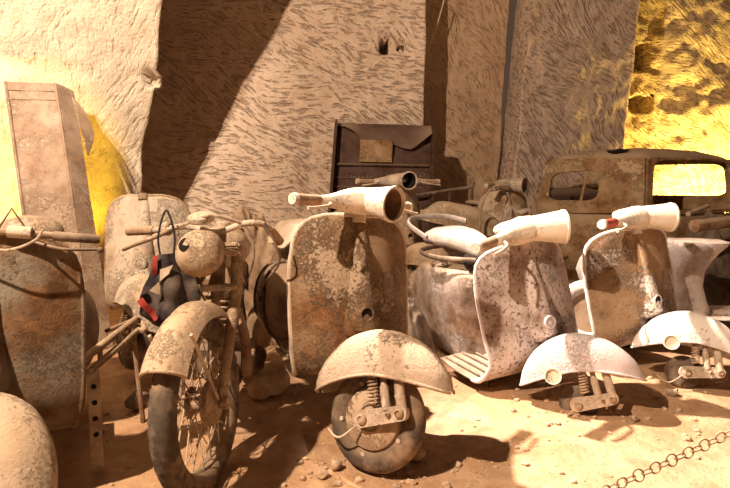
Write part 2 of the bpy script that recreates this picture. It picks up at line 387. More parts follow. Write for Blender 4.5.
# ------------------------------------------------------------------ wheels
def tyre_mb(R, r, tread=0, flat=1.0, n=64, m=14):
    """tyre standing in the local YZ plane, centre at origin, axle along X"""
    mb = MB(); rows = []
    nn = n if not tread else tread * 4
    for i in range(nn):
        a = 2*PI*i/nn; row = []
        for j in range(m):
            b = 2*PI*j/m; rr = r
            out = math.cos(b)
            if tread and out > 0.15:
                row_id = j % 2
                if ((i // 2) + row_id) % 2 == 0: rr = r * 1.075
                else: rr = r * 0.93
            q = R - r + rr*out*1.0
            row.append(Vector((rr*math.sin(b)*flat, q*math.cos(a), q*math.sin(a))))
        rows.append(row)
    return mb.grid(rows, True, True)
AX = Matrix.Rotation(PI/2, 4, 'Y')          # lathe axis Z -> X

SHIELD = [(.968,.335,.085,.012),(.960,.331,.135,.026),(.944,.325,.178,.044),(.918,.317,.210,.060),(.885,.308,.230,.074),(.84,.298,.242,.084),
          (.76,.281,.250,.090),(.68,.265,.252,.092),(.60,.250,.250,.090),(.53,.238,.248,.086),(.47,.232,.246,.078),(.415,.236,.243,.066),
          (.368,.250,.240,.052),(.330,.272,.238,.038),(.300,.302,.235,.024),(.278,.340,.232,.012),(.266,.385,.228,.004),(.262,.43,.225,0.0)]
def shield_y(z):
    t = sorted([(r[0], r[1]) for r in SHIELD[:12]]); return interp(t, z)

def scooter(name, label, loc, yaw, steer, mats, group=None, lean=0.0, pitch=0.0, hw=1.0, wheel=True, horn='hole', side_lamp=False,
            seat=True, grips='grip', headset='cast', rear=True, lamp_fill='lens', seed=0.0, dent=0.006, one_grip=False, floor_strips=True, trim_mat=None, front_link=True, bar=None, fw=1.0, cowls=(-1, 1), spare=False, wrap=1.4, lamp_turn=0.0, hs_k=1.0, rear_mat=None, nose=0.0, seat_k=1.0, torn=False, seat_mat='leather', headset_mat='white'):
    R = thing(name, label, 'scooter', loc, (pitch, lean, math.radians(yaw)), group)
    body, fend = M[mats[0]], M[mats[1]]; trim = M[trim_mat] if trim_mat else body
    P0 = Vector((0, .335, 1.0)); AXD = Vector((0, .30, .72)).normalized()
    RS = Matrix.Rotation(math.radians(steer), 4, AXD)
    RN = Matrix.Rotation(math.radians(-nose), 4, 'X'); AC = Vector((0, 0, .205))
    stt = lambda p: P0 + (RS @ (p - P0))
    st = lambda p: stt(AC + RN @ (p - AC))
    RB = Matrix.Rotation(math.radians(steer if bar is None else bar), 4, 'Z')
    sb = lambda p: P0 + (RB @ (p - P0))*hs_k
    # --- leg shield
    us = [-1 + 2*i/26 for i in range(27)]
    P = [[Vector((w*lerp(fw, hw, min(1, max(0, (z - .262)/.12)))*u, y + wrap*sw*abs(u)**2.2, z)) for u in us] for z, y, w, sw in SHIELD]
    for row in P:
        for k, p in enumerate(row):
            d = noise.noise_vector(p*7 + Vector((seed, 0, seed)))*dent; p += Vector((d.x*0.4, d.y*1.6, d.z*0.3))
    MB().sheet(P, 0.006).build('leg_shield', body, R)
    edge = [r[0] for r in reversed(P)] + P[0][1:-1] + [r[-1] for r in P]
    MB().tube(edge, 0.011, 8).build('edge_trim', trim, R)
    # --- column cover with horn
    rows = []
    for i in range(15):
        t = i/14; z = lerp(.972, .475, t); w = lerp(.030, .082, t**1.4); pr = lerp(.028, .100, t**1.1)
        if i == 14: w *= .85; pr *= .6
        rows.append([Vector((w*math.cos(a), shield_y(z) + .012 - pr*math.sin(a)**.8, z)) for a in [PI*k/12 for k in range(13)]])
    cover = MB().grid(rows).dent(.002, 12, seed).build('column_cover', body, R)
    hz = .575; hy = shield_y(hz) + .012 - .086
    Mh = axis_m((0, hy + .006, hz), (0, -1, .10))
    if horn == 'hole':
        MB().lathe([(.024, .0), (.031, .004), (.031, .010), (.025, .011), (.0245, .002)], Mh, 24).build('horn_rim', body, cover)
        MB().lathe([(0, .0045), (.0248, .0045)], Mh, 24).build('horn_dark_disc', M['black'], cover)  # black disc paints the shade of the opening, nothing is cut
    else:
        MB().lathe([(.030, -.005), (.036, .004), (.034, .014), (.026, .017), (.024, .013), (.014, .013), (.012, .018), (.004, .020), (0, .020)], Mh, 24).build('horn', fend, cover)
    # --- floor and central body
    fl = [[Vector((.225*fw*u*(1 - .1*max(0, (y - .6)/.3)), y, .262 + .018*math.exp(-(u/.16)**2))) for u in us] for y in [.43 + .05*k for k in range(9)]]
    fb = MB().sheet(fl, 0.006).dent(dent*0.5, 8, seed).build('footboard', M[rear_mat] if rear_mat else body, R)
    if floor_strips:
        for x in (-.19, -.15, -.11, -.07, .07, .11, .15, .19):
            MB().box((x*fw, .62, .272), (.014, .36, .010), bev=.003).build('floor_strip', M['darkstrip'], R)
    if rear:
        prof = [(.20,.74,1.30,.13),(.27,.70,1.38,.150),(.35,.735,1.45,.152),(.45,.765,1.52,.152),(.54,.755,1.55,.150),(.61,.715,1.53,.146),(.67,.665,1.49,.140),(.715,.615,1.44,.132),(.74,.60,1.40,.122),(.752,.63,1.36,.10)]
        rows = []
        for z, a, b, w in prof:
            cy, hl = (a + b)/2, (b - a)/2; row = []
            for k in range(40):
                th = 2*PI*k/40; c, s_ = math.cos(th), math.sin(th)
                e = .55
                row.append(Vector((w*math.copysign(abs(c)**e, c), cy + hl*math.copysign(abs(s_)**e, s_), z)))
            rows.append(row)
        cap = [Vector((0, (prof[-1][1]+prof[-1][2])/2, prof[-1][0]))]*40
        rows.append([v + (cap[0] - v)*.999 for v in rows[-1]])
        MB().grid(rows, False, True).dent(dent, 6, seed + 3).build('rear_body', M[rear_mat] if rear_mat else body, R)
        for sx in cowls:
            cw = MB(); rr = []
            for i in range(17):
                t = -1 + 2*i/16; y = 1.10 + .34*t
                prof_r = max(0.0, 1 - abs(t)**2.3)**.5*(1 - .12*t)
                rr.append([Vector((sx*(.12 + .135*prof_r*math.sin(a)**.75), y, .46 - .02*t + .21*prof_r*math.cos(a))) for a in [PI*k/14 for k in range(15)]])
            cw.grid(rr).dent(.004, 9, seed + sx).build('side_cowl', M[mats[2]], R)
        # rear wheel
        w = MB(); tm = tyre_mb(.20, .045)
        w.add(tm.v, tm.f).xf(lambda p: p + Vector((0, 1.20, .20)))
        rw = w.build('rear_wheel', M['rubber'], R)
        MB().lathe([(.155, -.03), (.11, -.035), (.10, -.05), (0, -.05)], Matrix.Translation((0, 1.2, .2)) @ AX, 28).lathe([(.155, .03), (.11, .035), (.10, .05), (0, .05)], Matrix.Translation((0, 1.2, .2)) @ AX, 28).build('rim', M['steel'], rw)
    if seat:
        rows = []
        for i in range(15):
            t = i/14; y = .72 + .42*t; w = .045 + .095*(t**1.1)*(1 if t < .85 else (1 - ((t-.85)/.15)**2*.35))
            if i in (0, 14): w *= .6
            top = .845 + .03*t + .012*math.sin(PI*t); th = .055 if 0 < i < 14 else .03
            rows.append([Vector((w*math.copysign(abs(math.cos(a))**.7, math.cos(a)), y, top - th*.5 + th*.5*math.copysign(abs(math.sin(a))**.7, math.sin(a)))) for a in [2*PI*k/20 for k in range(20)]])
        mb = MB().grid(rows, False, True); mb.f.append(tuple(range(20))); mb.f.append(tuple(14*20 + k for k in range(20)))
        sk = lambda p: Vector((p.x*seat_k, .93 + (p.y - .93)*seat_k, .76 + (p.z - .76)*(1 + (seat_k - 1)*3.6)))
        sd = mb.xf(sk).dent(.006, 10, seed).build('saddle', M[seat_mat], R)
        fr = curve([(-.06, .74, .80), (-.135, .95, .80), (-.14, 1.12, .81), (0, 1.17, .81), (.14, 1.12, .81), (.135, .95, .80), (.06, .74, .80)], 6)
        MB().tube(fr, .008, 8).xf(sk).build('saddle_frame', M['darksteel'], sd)
        for x in (-.08, .08):
            MB().tube([Vector((x + .018*math.cos(k*.8), 1.06 + .018*math.sin(k*.8), .745 + .0016*k)) for k in range(46)], .004, 6).build('saddle_spring', M['darksteel'], sd)
        MB().tube([(0, .76, .82), (0, .76, .74)], .014, 8).build('saddle_post', M['steel'], sd)
        if torn:
            MB().ball((.0, .80, .792), (.085, .085, .035), 22, 10).xf(sk).dent(.012, 16, 5).build('nose_dark_ball', M['black'], sd)  # black ball stands in for the shade in the saddle's open end
            MB().tube(curve([(-.16, 1.0, .86), (-.19, 1.12, .90), (-.10, 1.21, .91), (.06, 1.21, .90), (.14, 1.12, .88)], 7), .009, 8).xf(sk).build('grab_loop', M['paleleather'], sd)
    if spare:
        T = Matrix.Translation((-.22, .46, .47)) @ Matrix.Rotation(.75, 4, 'Z') @ Matrix.Rotation(.25, 4, 'Y')
        sp = tyre_mb(.20, .045).xf(lambda p: T @ p).build('spare_wheel', M['s3f'], R)
        MB().lathe([(.16, -.02), (.15, -.032), (.10, -.02), (0, -.02)], T @ AX, 28).lathe([(.16, .02), (.15, .032), (.10, .02), (0, .02)], T @ AX, 28).build('rim', M['steel'], sp)
        for sx in (-1, 1):
            MB().tube([(sx*.10, .66, .262), (sx*.13, .78, .14), (sx*.13, .80, .13)], .014, 8).build('stand_leg', M['steel'], R)
    # --- steering: stem, fender, wheel, link, headset
    MB().tube([(0, .345, 1.02), (0, .323, .94)] if headset else [(0, .337, .975), (0, .323, .94)], .030, 16).xf(stt).build('steering_stem', trim, R)
    rows = []
    for i in range(33):
        s_ = -1 + 2*i/32; y = -.025 - .29*s_
        env = max(0.0, 1 - abs(s_)**2.4)
        wv = .018 + .102*env**.5; zl = .300 + .065*max(0.0, 1 - abs(s_)**1.7) - .008*s_
        zc = zl + .012 + (.525 - .36)*env**.62
        rows.append([Vector((wv*math.copysign(abs(math.cos(a))**.75, math.cos(a)), y, zl + (zc - zl)*math.sin(a)**.8)) for a in [PI*k/18 for k in range(19)]])
    fd = MB().sheet(rows, .005).dent(.004, 9, seed + 7).xf(st).build('front_fender', fend, R)
    MB().tube([r[0] for r in rows], .006, 6).tube([r[-1] for r in rows], .006, 6).xf(st).build('fender_lip', fend, fd)
    if side_lamp:
        Ml = axis_m((-.080, .10, .350), (-1, .1, .0))
        MB().lathe([(.030, -.01), (.036, .02), (.040, .055), (.040, .066), (.034, .066), (.033, .050), (0, .048)], Ml, 24).dent(.001, 20).xf(st).build('fender_lamp', M['white'], fd)
    if wheel:
        tm = tyre_mb(.203, .047).xf(lambda p: st(p + Vector((0, 0, .205))))
        fw = tm.build('front_wheel', M['rubber'], R)
        C = Matrix.Translation((0, 0, .205)) @ AX
        pr = lambda s_: [(.160, .022*s_), (.150, .034*s_), (.120, .030*s_), (.115, .046*s_), (.10, .052*s_), (.05, .060*s_), (.045, .052*s_), (0, .055*s_)]
        MB().lathe(pr(-1), C, 32).lathe(pr(1), C, 32).xf(st).build('rim', M['steel'], fw)
        for k in range(5):
            a = 2*PI*k/5
            MB().lathe([(.009, -.034), (.009, -.046), (0, -.047)], Matrix.Translation((0, .135*math.cos(a), .205 + .135*math.sin(a))) @ AX, 8).xf(st).build('wheel_nut', M['pale_steel'], fw)
    else:
        C = Matrix.Translation((0, 0, .205)) @ AX
        MB().lathe([(0, -.045), (.075, -.042), (.088, -.03), (.092, .0), (.088, .03), (.075, .042), (0, .045)], C, 28).dent(.003, 20).xf(st).build('brake_drum', M['darksteel'], R)
    if front_link:
        x = -.082
        ar = []
        for k in range(24):                                        # flat forged arm with rounded ends
            a = 2*PI*k/24; c = Vector((0, .012, .205)) if math.cos(a) > 0 else Vector((0, -.145, .225))
            rr = .034 if math.cos(a) > 0 else .028
            ar.append(c + Vector((0, rr*math.cos(a), rr*math.sin(a))))
        mb = MB(); rows = [[p + Vector((x + dx, 0, 0)) for p in ar] for dx in (-.014, .014)]
        mb.grid(rows, False, True); mb.f.append(tuple(range(24))); mb.f.append(tuple(24 + k for k in range(24)))
        la = mb.xf(st).build('link_arm', M['pale_steel'], R)
        for y, z, r_ in ((.012, .205, .020), (-.145, .225, .017), (-.10, .22, .009)):
            MB().lathe([(r_, -.012), (r_, -.024), (r_*.6, -.030), (r_*.55, -.024), (0, -.024)], Matrix.Translation((x, y, z)) @ AX, 14).xf(st).build('pivot_nut', M['steel'], la)
        MB().tube([(x, -.150, .225), (x + .012, -.125, .42), (x + .045, -.07, .49)], [.020, .018, .018], 14).xf(st).build('fork_leg', M['pale_steel'], R)
        MB().tube([(x - .004, -.088, .235), (x, -.078, .32), (x, -.078, .325), (x + .01, -.065, .47)], [.017, .017, .012, .012], 12).xf(st).build('damper', M['pale_steel'], R)
        MB().tube([Vector((x + .018*math.cos(t_), -.030 + .018*math.sin(t_), .255 + t_*.0021)) for t_ in [k*.45 for k in range(150)]], .0042, 6).xf(st).build('coil_spring', M['steel'], R)
        cb = curve([(x, .012, .205), (x - .03, .10, .14), (x - .02, .16, .17)], 6)
        MB().tube(cb, .004, 6).xf(st).build('brake_cable', M['pale_steel'], R)
    if headset == 'cast':
        rows = []
        for i in range(31):
            x = -.24 + .48*i/30; ax_ = abs(x)
            rz = interp([(0, .060), (.06, .056), (.11, .045), (.16, .033), (.20, .025), (.24, .021)], ax_)
            ry = interp([(0, .085), (.05, .072), (.09, .052), (.14, .035), (.19, .026), (.24, .021)], ax_)
            yc = .33 + .02*(ax_/.24)**2; zc = 1.035 - .010*(ax_/.24)
            rows.append([Vector((x, yc + ry*math.cos(a), zc + rz*math.sin(a))) for a in [2*PI*k/20 for k in range(20)]])
        hs = MB().grid(rows, False, True).dent(.0015, 12, seed).xf(sb).build('headset', M[headset_mat], R)
        Ml = axis_m((0, .30, 1.04), (math.sin(math.radians(lamp_turn)), -math.cos(math.radians(lamp_turn)), -.06))
        MB().lathe([(.0, -.165), (.018, -.155), (.032, -.125), (.045, -.07), (.054, 0), (.063, .07), (.072, .125), (.073, .14), (.068, .145), (.064, .138)], Ml, 32).dent(.0015, 12, seed).xf(sb).build('headlamp_shell', M[headset_mat], R)
        MB().lathe([(.0645, .139), (.058, .10), (.044, .065), (.02, .05), (0, .048)], Ml, 28).xf(sb).build('headlamp_bowl', M[lamp_fill], hs)
        MB().lathe([(.072, .136), (.0765, .140), (.0755, .149), (.067, .149)], Ml, 32).xf(sb).build('headlamp_rim', M[headset_mat], hs)
        for sx in ((-1,) if one_grip else (-1, 1)):
            gx = [(.235, .020), (.24, .0225), (.30, .0215), (.365, .0225), (.372, .024), (.38, .022), (.382, .0)]
            gp = MB().tube([(sx*a, .35, 1.025) for a, _ in gx], [b for _, b in gx], 14).xf(sb).build('grip', M[grips], R)
            MB().tube([(sx*.366, .35, 1.025), (sx*.386, .35, 1.025)], [.0245, .022], 14).xf(sb).build('grip_end', M[headset_mat], gp)
            MB().tube(curve([(sx*.20, .325, 1.02), (sx*.24, .29, 1.01), (sx*.31, .28, 1.0), (sx*.36, .285, .995)], 5), [.006]*15 + [.008], 8).xf(sb).build('lever', M['pale_steel'], R)
    elif headset == 'rod':                                         # bare rod handlebar with no lamp
        pts = curve([(-.34, .365, .95), (-.22, .35, .965), (-.06, .325, .985), (.06, .325, .985), (.22, .35, .965), (.34, .365, .95)], 8)
        hb = MB().tube(pts, [.0125]*len(pts), 12).xf(sb).build('handlebar', M['steel'], R)
        for sx in (-1, 1):
            MB().tube([(sx*.21, .350, .965), (sx*.34, .365, .95), (sx*.352, .367, .949)], [.017, .016, .014], 12).xf(sb).build('grip', M['darksteel'], hb)
            MB().tube(curve([(sx*.15, .33, .95), (sx*.25, .30, .925), (sx*.36, .31, .92)], 6), .005, 8).xf(sb).build('lever', M['darksteel'], hb)
            MB().ball((sx*.365, .31, .917), (.011, .011, .011), 10, 6).xf(sb).build('lever_knob', M['darksteel'], hb)
        for a, b in ((-.10, -.16), (.08, .15)):
            MB().tube([(a, .325, .985), (b, .33, .978)], .021, 12).xf(sb).build('control_collar', M['pale_steel'], hb)
        MB().tube(curve([(-.15, .30, .985), (-.10, .24, 1.01), (.02, .235, .955), (.10, .25, .93), (.17, .285, .955), (.19, .31, .99)], 7), .0045, 7).xf(sb).build('control_cable', M['pale_steel'], hb)
        MB().tube([(.05, .32, .99), (.09, .34, 1.06), (.13, .35, .985)], .004, 6).xf(sb).build('wire_loop', M['darksteel'], hb)
    return R
def child(root, name, mb, mat): return mb.build(name, M[mat], root)

# ------------------------------------------------------------------ the scooters in front
def gz(x, y): return ground(x, y)
s1 = scooter('scooter', 'rusty tan scooter with flaking crusted shield and whole front tyre, standing in the centre',
             (.03, 2.08, gz(.045, 2.08)), 22, 38, ('s1', 's1f', 'cowl'), None, lean=.08, nose=19, hw=1.10, bar=28, seed=1.0, trim_mat='pale_steel')
s2 = scooter('scooter', 'flaking lilac-white scooter with torn grey saddle, sunk on its hub without a front tyre',
             (1.07, 2.66, -.165), 22, 55, ('s2', 's2f', 'cowl'), None, lean=-.12, nose=13, wrap=1.1, hw=1.17, fw=1.45, bar=26, lamp_turn=42, hs_k=1.18, rear_mat='s2b', cowls=(1,), wheel=False, horn='round', side_lamp=True, seed=9.0, lamp_fill='black', trim_mat='s2f', seat_mat='paleleather', seat_k=1.3, torn=True)
s3 = scooter('scooter', 'white and brown scooter with a faded red handlebar grip, sunk on its bare front hub',
             (1.75, 2.98, -.125), 24, 56, ('s3', 's3f', 's3'), None, lean=-.03, nose=4, wrap=1.1, hw=1.40, fw=1.3, bar=20, lamp_turn=48, hs_k=1.12, wheel=False, horn='hole', side_lamp=True, seed=5.0, grips='redgrip', trim_mat='s3f', rear=False, seat=False, spare=True)
s4 = scooter('scooter', 'dented silver-grey scooter body seen side-on at the right edge, facing out of the frame',
             (2.99, 3.62, gz(2.93, 3.62)), 84, 5, ('s4', 's4', 's4'), None, seed=14.0, seat=False, cowls=(), floor_strips=False)
sL = scooter('scooter', 'brown and grey-green scooter with rod handlebar and dusty beige fender, cut by the left edge',
             (-1.15, 1.53, gz(-1.02, 1.53) - .015), 20, 42, ('sl', 'slf', 'cowl'), None, hw=1.13, wrap=.9, bar=-8, seed=20.0, headset='rod', horn='round')
sB = scooter('scooter', 'pale dusty scooter with a wide round-topped shield and no handlebar, under the bright wall',
             (-1.29, 3.08, gz(-1.27, 3.08) + .08), 8, 35, ('bgpale', 'bgpale', 'bgpale'), None, seed=26.0, headset=None, horn='round', trim_mat='bg')
sC = scooter('scooter', 'small dusty cream scooter with a dark glass headlamp standing before the dark metal tray',
             (.46, 4.45, gz(.36, 4.45) + .11), 30, 12, ('bg', 'bg', 'bg'), None, bar=-8, seed=31.0, lamp_fill='darklens', headset_mat='bgpale')
sD = scooter('scooter', 'farthest brown dusty scooter, between the tray and the rusted car, grip pointing left',
             (1.40, 5.0, gz(1.4, 5.0) + .08), 10, 40, ('bg', 'bg', 'bg'), None, seed=37.0, headset_mat='bgpale')

# ------------------------------------------------------------------ motorcycle
def motorcycle():
    # local: heading -Y, front wheel contact at the origin
    mx, my = -.605, 1.97
    R = thing('motorcycle', 'dust-caked motorcycle with bare spoked front wheel, handlebar and long front fender', 'motorcycle', (mx, my, gz(mx, my)), (0, .06, math.radians(9)))
    RSM = Matrix.Rotation(math.radians(-17), 4, Vector((0, .30, .72)).normalized())
    st = lambda p: Vector((0, .30, .90)) + RSM @ (p - Vector((0, .30, .90)))
    RW = .325; C = Vector((0, 0, RW)); m_, ps, stl = M['moto'], M['pale_steel'], M['steel']
    def wheel(cy, name):
        T = Vector((0, cy, RW)); st_ = st if cy == 0 else (lambda p: p)
        fw = tyre_mb(RW, .043, tread=44, m=18).xf(lambda p: p + T).xf(st_).build(name, M['rubber'], R, angle=25)
        MT = Matrix.Translation(T) @ AX
        MB().lathe([(.272, -.030), (.286, -.032), (.284, -.026), (.262, -.012), (.260, .0), (.262, .012), (.284, .026), (.286, .032), (.272, .030), (.255, .012), (.252, 0), (.255, -.012), (.272, -.030)], MT, 64).xf(st_).build('rim', ps, fw)
        MB().lathe([(0, -.07), (.018, -.07), (.020, -.05), (.055, -.048), (.058, -.036), (.032, -.030), (.030, .025), (.075, .028), (.082, .034), (.082, .055), (.03, .060), (.02, .075), (0, .075)], MT, 32).xf(st_).build('hub', stl, fw)
        for k in range(36):
            a = 2*PI*k/36; sd = -1 if k % 2 else 1; b = a + (.55 if (k // 2) % 2 else -.55)
            rh = .052 if sd < 0 else .076
            MB().tube([T + Vector((sd*.036, rh*math.cos(b), rh*math.sin(b))), T + Vector((sd*.004, .256*math.cos(a), .256*math.sin(a)))], .0026, 6).xf(st_).build('spoke', ps, fw)
        return fw
    wheel(0, 'front_wheel')
    wheel(1.30, 'rear_wheel')
    # front fender: valanced strip over the tyre
    rows = []
    for i in range(33):
        a = math.radians(lerp(172, 22, i/32)) ; a = PI - a      # from front-top to behind
        rr = RW + .045; hw = .078*(1 if 2 < i < 30 else .9)
        row = []
        for k in range(15):
            u = -1 + 2*k/14; drop = .058*abs(u)**2.6
            row.append(Vector((hw*u, -(rr - drop)*math.cos(a), RW + (rr - drop)*math.sin(a))))
        rows.append(row)
    lo, hi = 6, 24
    fd = MB().sheet(rows[lo:hi], .004).dent(.005, 11, 3).xf(st).build('front_fender', m_, R)
    MB().tube([rows[lo][k] for k in range(15)], .006, 8).xf(st).build('fender_lip', m_, fd)
    for sx in (-1, 1):
        MB().tube([C + Vector((sx*.075, .0, .0)), C + Vector((sx*.072, -.18, .30))], .006, 8).xf(st).build('fender_stay', ps, fd)
    # girder fork: rake back towards the head
    head = Vector((0, .30, .90))
    for sx in (-1, 1):
        MB().tube([C + Vector((sx*.085, -.005, -.02)), C + Vector((sx*.085, .02, .06)), Vector((sx*.085, .235, .70)), Vector((sx*.082, .29, .88))], [.016, .019, .024, .024], 14).dent(.001, 20).xf(st).build('fork_leg', M['steel'] if sx > 0 else m_, R)
        MB().lathe([(.020, -.018), (.024, -.010), (.024, .010), (.014, .016), (0, .018)], Matrix.Translation(C + Vector((sx*.098, 0, 0))) @ AX, 12).xf(st).build('axle_nut', stl, R)
    MB().box((0, .19, .715), (.20, .045, .022), Matrix.Rotation(-.35, 4, 'X'), .006).xf(st).build('fork_bridge', M['pale_steel'], R)
    MB().box((0, .275, .865), (.21, .07, .025), Matrix.Rotation(-.35, 4, 'X'), .008).xf(st).build('fork_crown', m_, R)
    MB().tube([(0, .24, .66), (0, .32, .92)], .028, 14).xf(st).build('steering_head', stl, R)
    # headlamp ball with its reflector gone
    Ml = axis_m((0, .125, .862), (0, -1, -.10))
    hl = MB().lathe([(0, -.10), (.04, -.09), (.075, -.05), (.088, 0), (.088, .035), (.080, .055), (.06, .075), (.03, .088), (0, .09)], Ml, 28).dent(.006, 14, 8).xf(st).build('headlamp', m_, R)
    MB().lathe([(0, .002), (.022, .002), (.026, 0), (.026, -.01)], axis_m((-.030, .048, .902), (-.25, -1, .50)), 18).xf(st).build('lamp_dark_disc', M['black'], hl)  # black disc paints the dark of a hole, the shell stays closed
    for sx in (-1, 1):
        MB().tube([(sx*.075, .14, .865), (sx*.085, .25, .84)], .012, 8).xf(st).build('lamp_bracket', stl, hl)
    MB().lathe([(0, 0), (.048, 0), (.052, .008), (.052, .022), (.044, .030), (.030, .031), (.012, .036), (0, .036)], axis_m((-.03, .22, .975), (0, -.25, 1)), 28).xf(st).build('speedometer', ps, R)
    # handlebar
    pts = curve([(-.40, .33, .945), (-.26, .31, .945), (-.12, .285, .955), (0, .28, .925), (.12, .29, .955), (.19, .34, .94), (.215, .43, .87)], 8)
    hb = MB().tube(pts, .0125, 12).xf(st).build('handlebar', ps, R)
    MB().tube([(-.405, .331, .945), (-.29, .314, .945), (-.28, .312, .945)], [.020, .019, .015], 14).xf(st).build('grip', M['grip'], hb)
    MB().tube([(.217, .440, .862), (.203, .375, .915), (.200, .365, .923)], [.020, .019, .015], 14).xf(st).build('grip', M['grip'], hb)
    MB().lathe([(.022, -.018), (.028, -.012), (.028, .012), (.022, .018)], axis_m((-.22, .304, .948), (1, -.1, 0)), 16).xf(st).build('control_collar', ps, hb)
    MB().tube(curve([(-.16, .27, .955), (-.24, .235, .92), (-.32, .225, .895), (-.38, .235, .875)], 6), [.009]*12 + [.008]*6 + [.006], 8).xf(st).build('brake_lever', M['steel'], hb)
    MB().tube(curve([(.12, .25, .96), (.02, .18, 1.0), (-.10, .20, .965), (-.18, .23, .95)], 6), .007, 8).xf(st).build('clutch_lever', ps, hb)
    for q in ([(.10, .27, .95), (.16, .26, .86), (.13, .25, .74), (.02, .35, .62)], [(-.15, .26, .94), (-.10, .16, .90), (-.05, .20, .70), (-.04, .30, .55)], [(.20, .30, .955), (.24, .34, .80), (.15, .42, .70), (.05, .6, .62)]):
        MB().tube(curve(q, 7), .0045, 7).xf(st).build('control_cable', M['darksteel'], hb)
    # frame, tank, engine, saddle
    fr = [[(0, .30, .88), (0, .75, .80), (0, 1.05, .62)], [(0, .27, .70), (0, .38, .35), (0, .50, .20), (0, .85, .20)], [(0, .92, .70), (0, .88, .20)]]
    for q in fr: MB().tube(curve(q, 6), .018, 12).build('frame_tube', stl, R)
    for sx in (-1, 1):
        MB().tube([(sx*.06, .88, .22), (sx*.075, 1.30, RW)], .013, 10).build('chain_stay', stl, R)
        MB().tube([(sx*.04, .92, .68), (sx*.075, 1.30, RW)], .012, 10).build('seat_stay', stl, R)
    rows = []
    for i in range(19):
        t = i/18; y = .36 + .52*t; e = (max(0, 1 - abs(2*t - 1)**2.6))**.5; w = .018 + .105*e*(1.1 - .3*t); h = .014 + .085*e
        rows.append([Vector((w*math.cos(a), y, .86 - .06*t + h*math.sin(a))) for a in [2*PI*k/20 for k in range(20)]])
    tk = MB().grid(rows, False, True).dent(.005, 8, 2).build('fuel_tank', m_, R)
    MB().lathe([(.030, 0), (.032, .014), (.026, .020), (0, .020)], Matrix.Translation((0, .52, .935)), 18).build('filler_cap', ps, tk)
    en = MB().box((0, .62, .30), (.20, .30, .22), None, .05).dent(.008, 9).build('crankcase', M['darksteel'], R)
    for k in range(8):
        MB().box((0, .55 - .006*k, .43 + .028*k), (.17, .15, .010), Matrix.Rotation(-.15, 4, 'X'), .003).build('cooling_fin', stl, en)
    MB().tube([(0, .56, .40), (0, .50, .66)], .055, 16).build('cylinder_barrel', stl, en)
    MB().tube(curve([(.06, .47, .60), (.12, .40, .45), (.13, .60, .20), (.13, 1.2, .22)], 6), .022, 12).build('exhaust_pipe', stl, R)
    rows = []
    for i in range(13):
        t = i/12; y = .84 + .30*t; w = (.035 + .10*t)*(1 if 0 < i < 12 else .6)
        rows.append([Vector((w*math.cos(a), y, .79 + .02*t + .028*math.sin(a))) for a in [2*PI*k/16 for k in range(16)]])
    mb = MB().grid(rows, False, True); mb.f += [tuple(range(16)), tuple(12*16 + k for k in range(16))]
    mb.build('saddle', M['leather'], R)
    rows = []
    for i in range(21):
        a = math.radians(lerp(20, 165, i/20)); row = []
        for k in range(11):
            u = -1 + 2*k/10; rr = RW + .05 - .05*abs(u)**2.6
            row.append(Vector((.075*u, 1.30 + rr*math.cos(a), RW + rr*math.sin(a))))
        rows.append(row)
    MB().sheet(rows, .004).build('rear_fender', m_, R)
    return R
motorcycle()

# black bag hanging from the motorcycle's handlebar
c = at(168, 288, 2.14)
rt = thing('bag', 'torn black bag with a red strap hanging at the motorcycle fork', 'bag', c, (0, 0, .2))
rows = []
for i in range(23):
    t = i/22; z = lerp(.105, -.125, t); w = interp([(0, .030), (.15, .05), (.5, .075), (.8, .085), (1, .05)], t); d = interp([(0, .02), (.4, .045), (.85, .06), (1, .02)], t)
    rows.append([Vector((w*math.cos(a)*(1 + .22*math.sin(5*a + 6*t)) + .02*t, d*math.sin(a)*(1 + .25*math.sin(4*a + 2)), z)) for a in [2*PI*k/36 for k in range(36)]])
mb = MB().grid(rows, False, True); mb.f += [tuple(range(36)), tuple(22*36 + k for k in range(36))]
mb.xf(lambda p: p*1.25).dent(.018, 14, 2).build('bag_body', M['blackcloth'], rt, angle=60)
MB().sheet([[Vector((-.035 - .015*i/8 + u*.009, -.03 - .012*math.sin(i*.8), .13 - .018*i)) for u in (-1, 0, 1)] for i in range(5)], .003).build('red_strap', M['redcloth'], rt)
MB().sheet([[Vector((-.095 + .012*i + u*.010, -.05 - .008*math.sin(i*1.3), -.03 - .016*i + u*.008)) for u in (-1, 0, 1)] for i in range(6)], .003).build('red_strap', M['redcloth'], rt)
MB().sheet([[Vector((.0 + .012*i*math.cos(.8*j) - .02, -.045 - .012*j, .08 - .03*j + .004*i)) for j in range(4)] for i in range(5)], .003).build('grey_flap', M['greycloth'], rt)
MB().tube(curve([(-.02, 0, .10), (-.03, .01, .20), (.0, .03, .30), (.03, .01, .20), (.02, 0, .10)], 6), .004, 6).build('bag_cord', M['blackcloth'], rt)

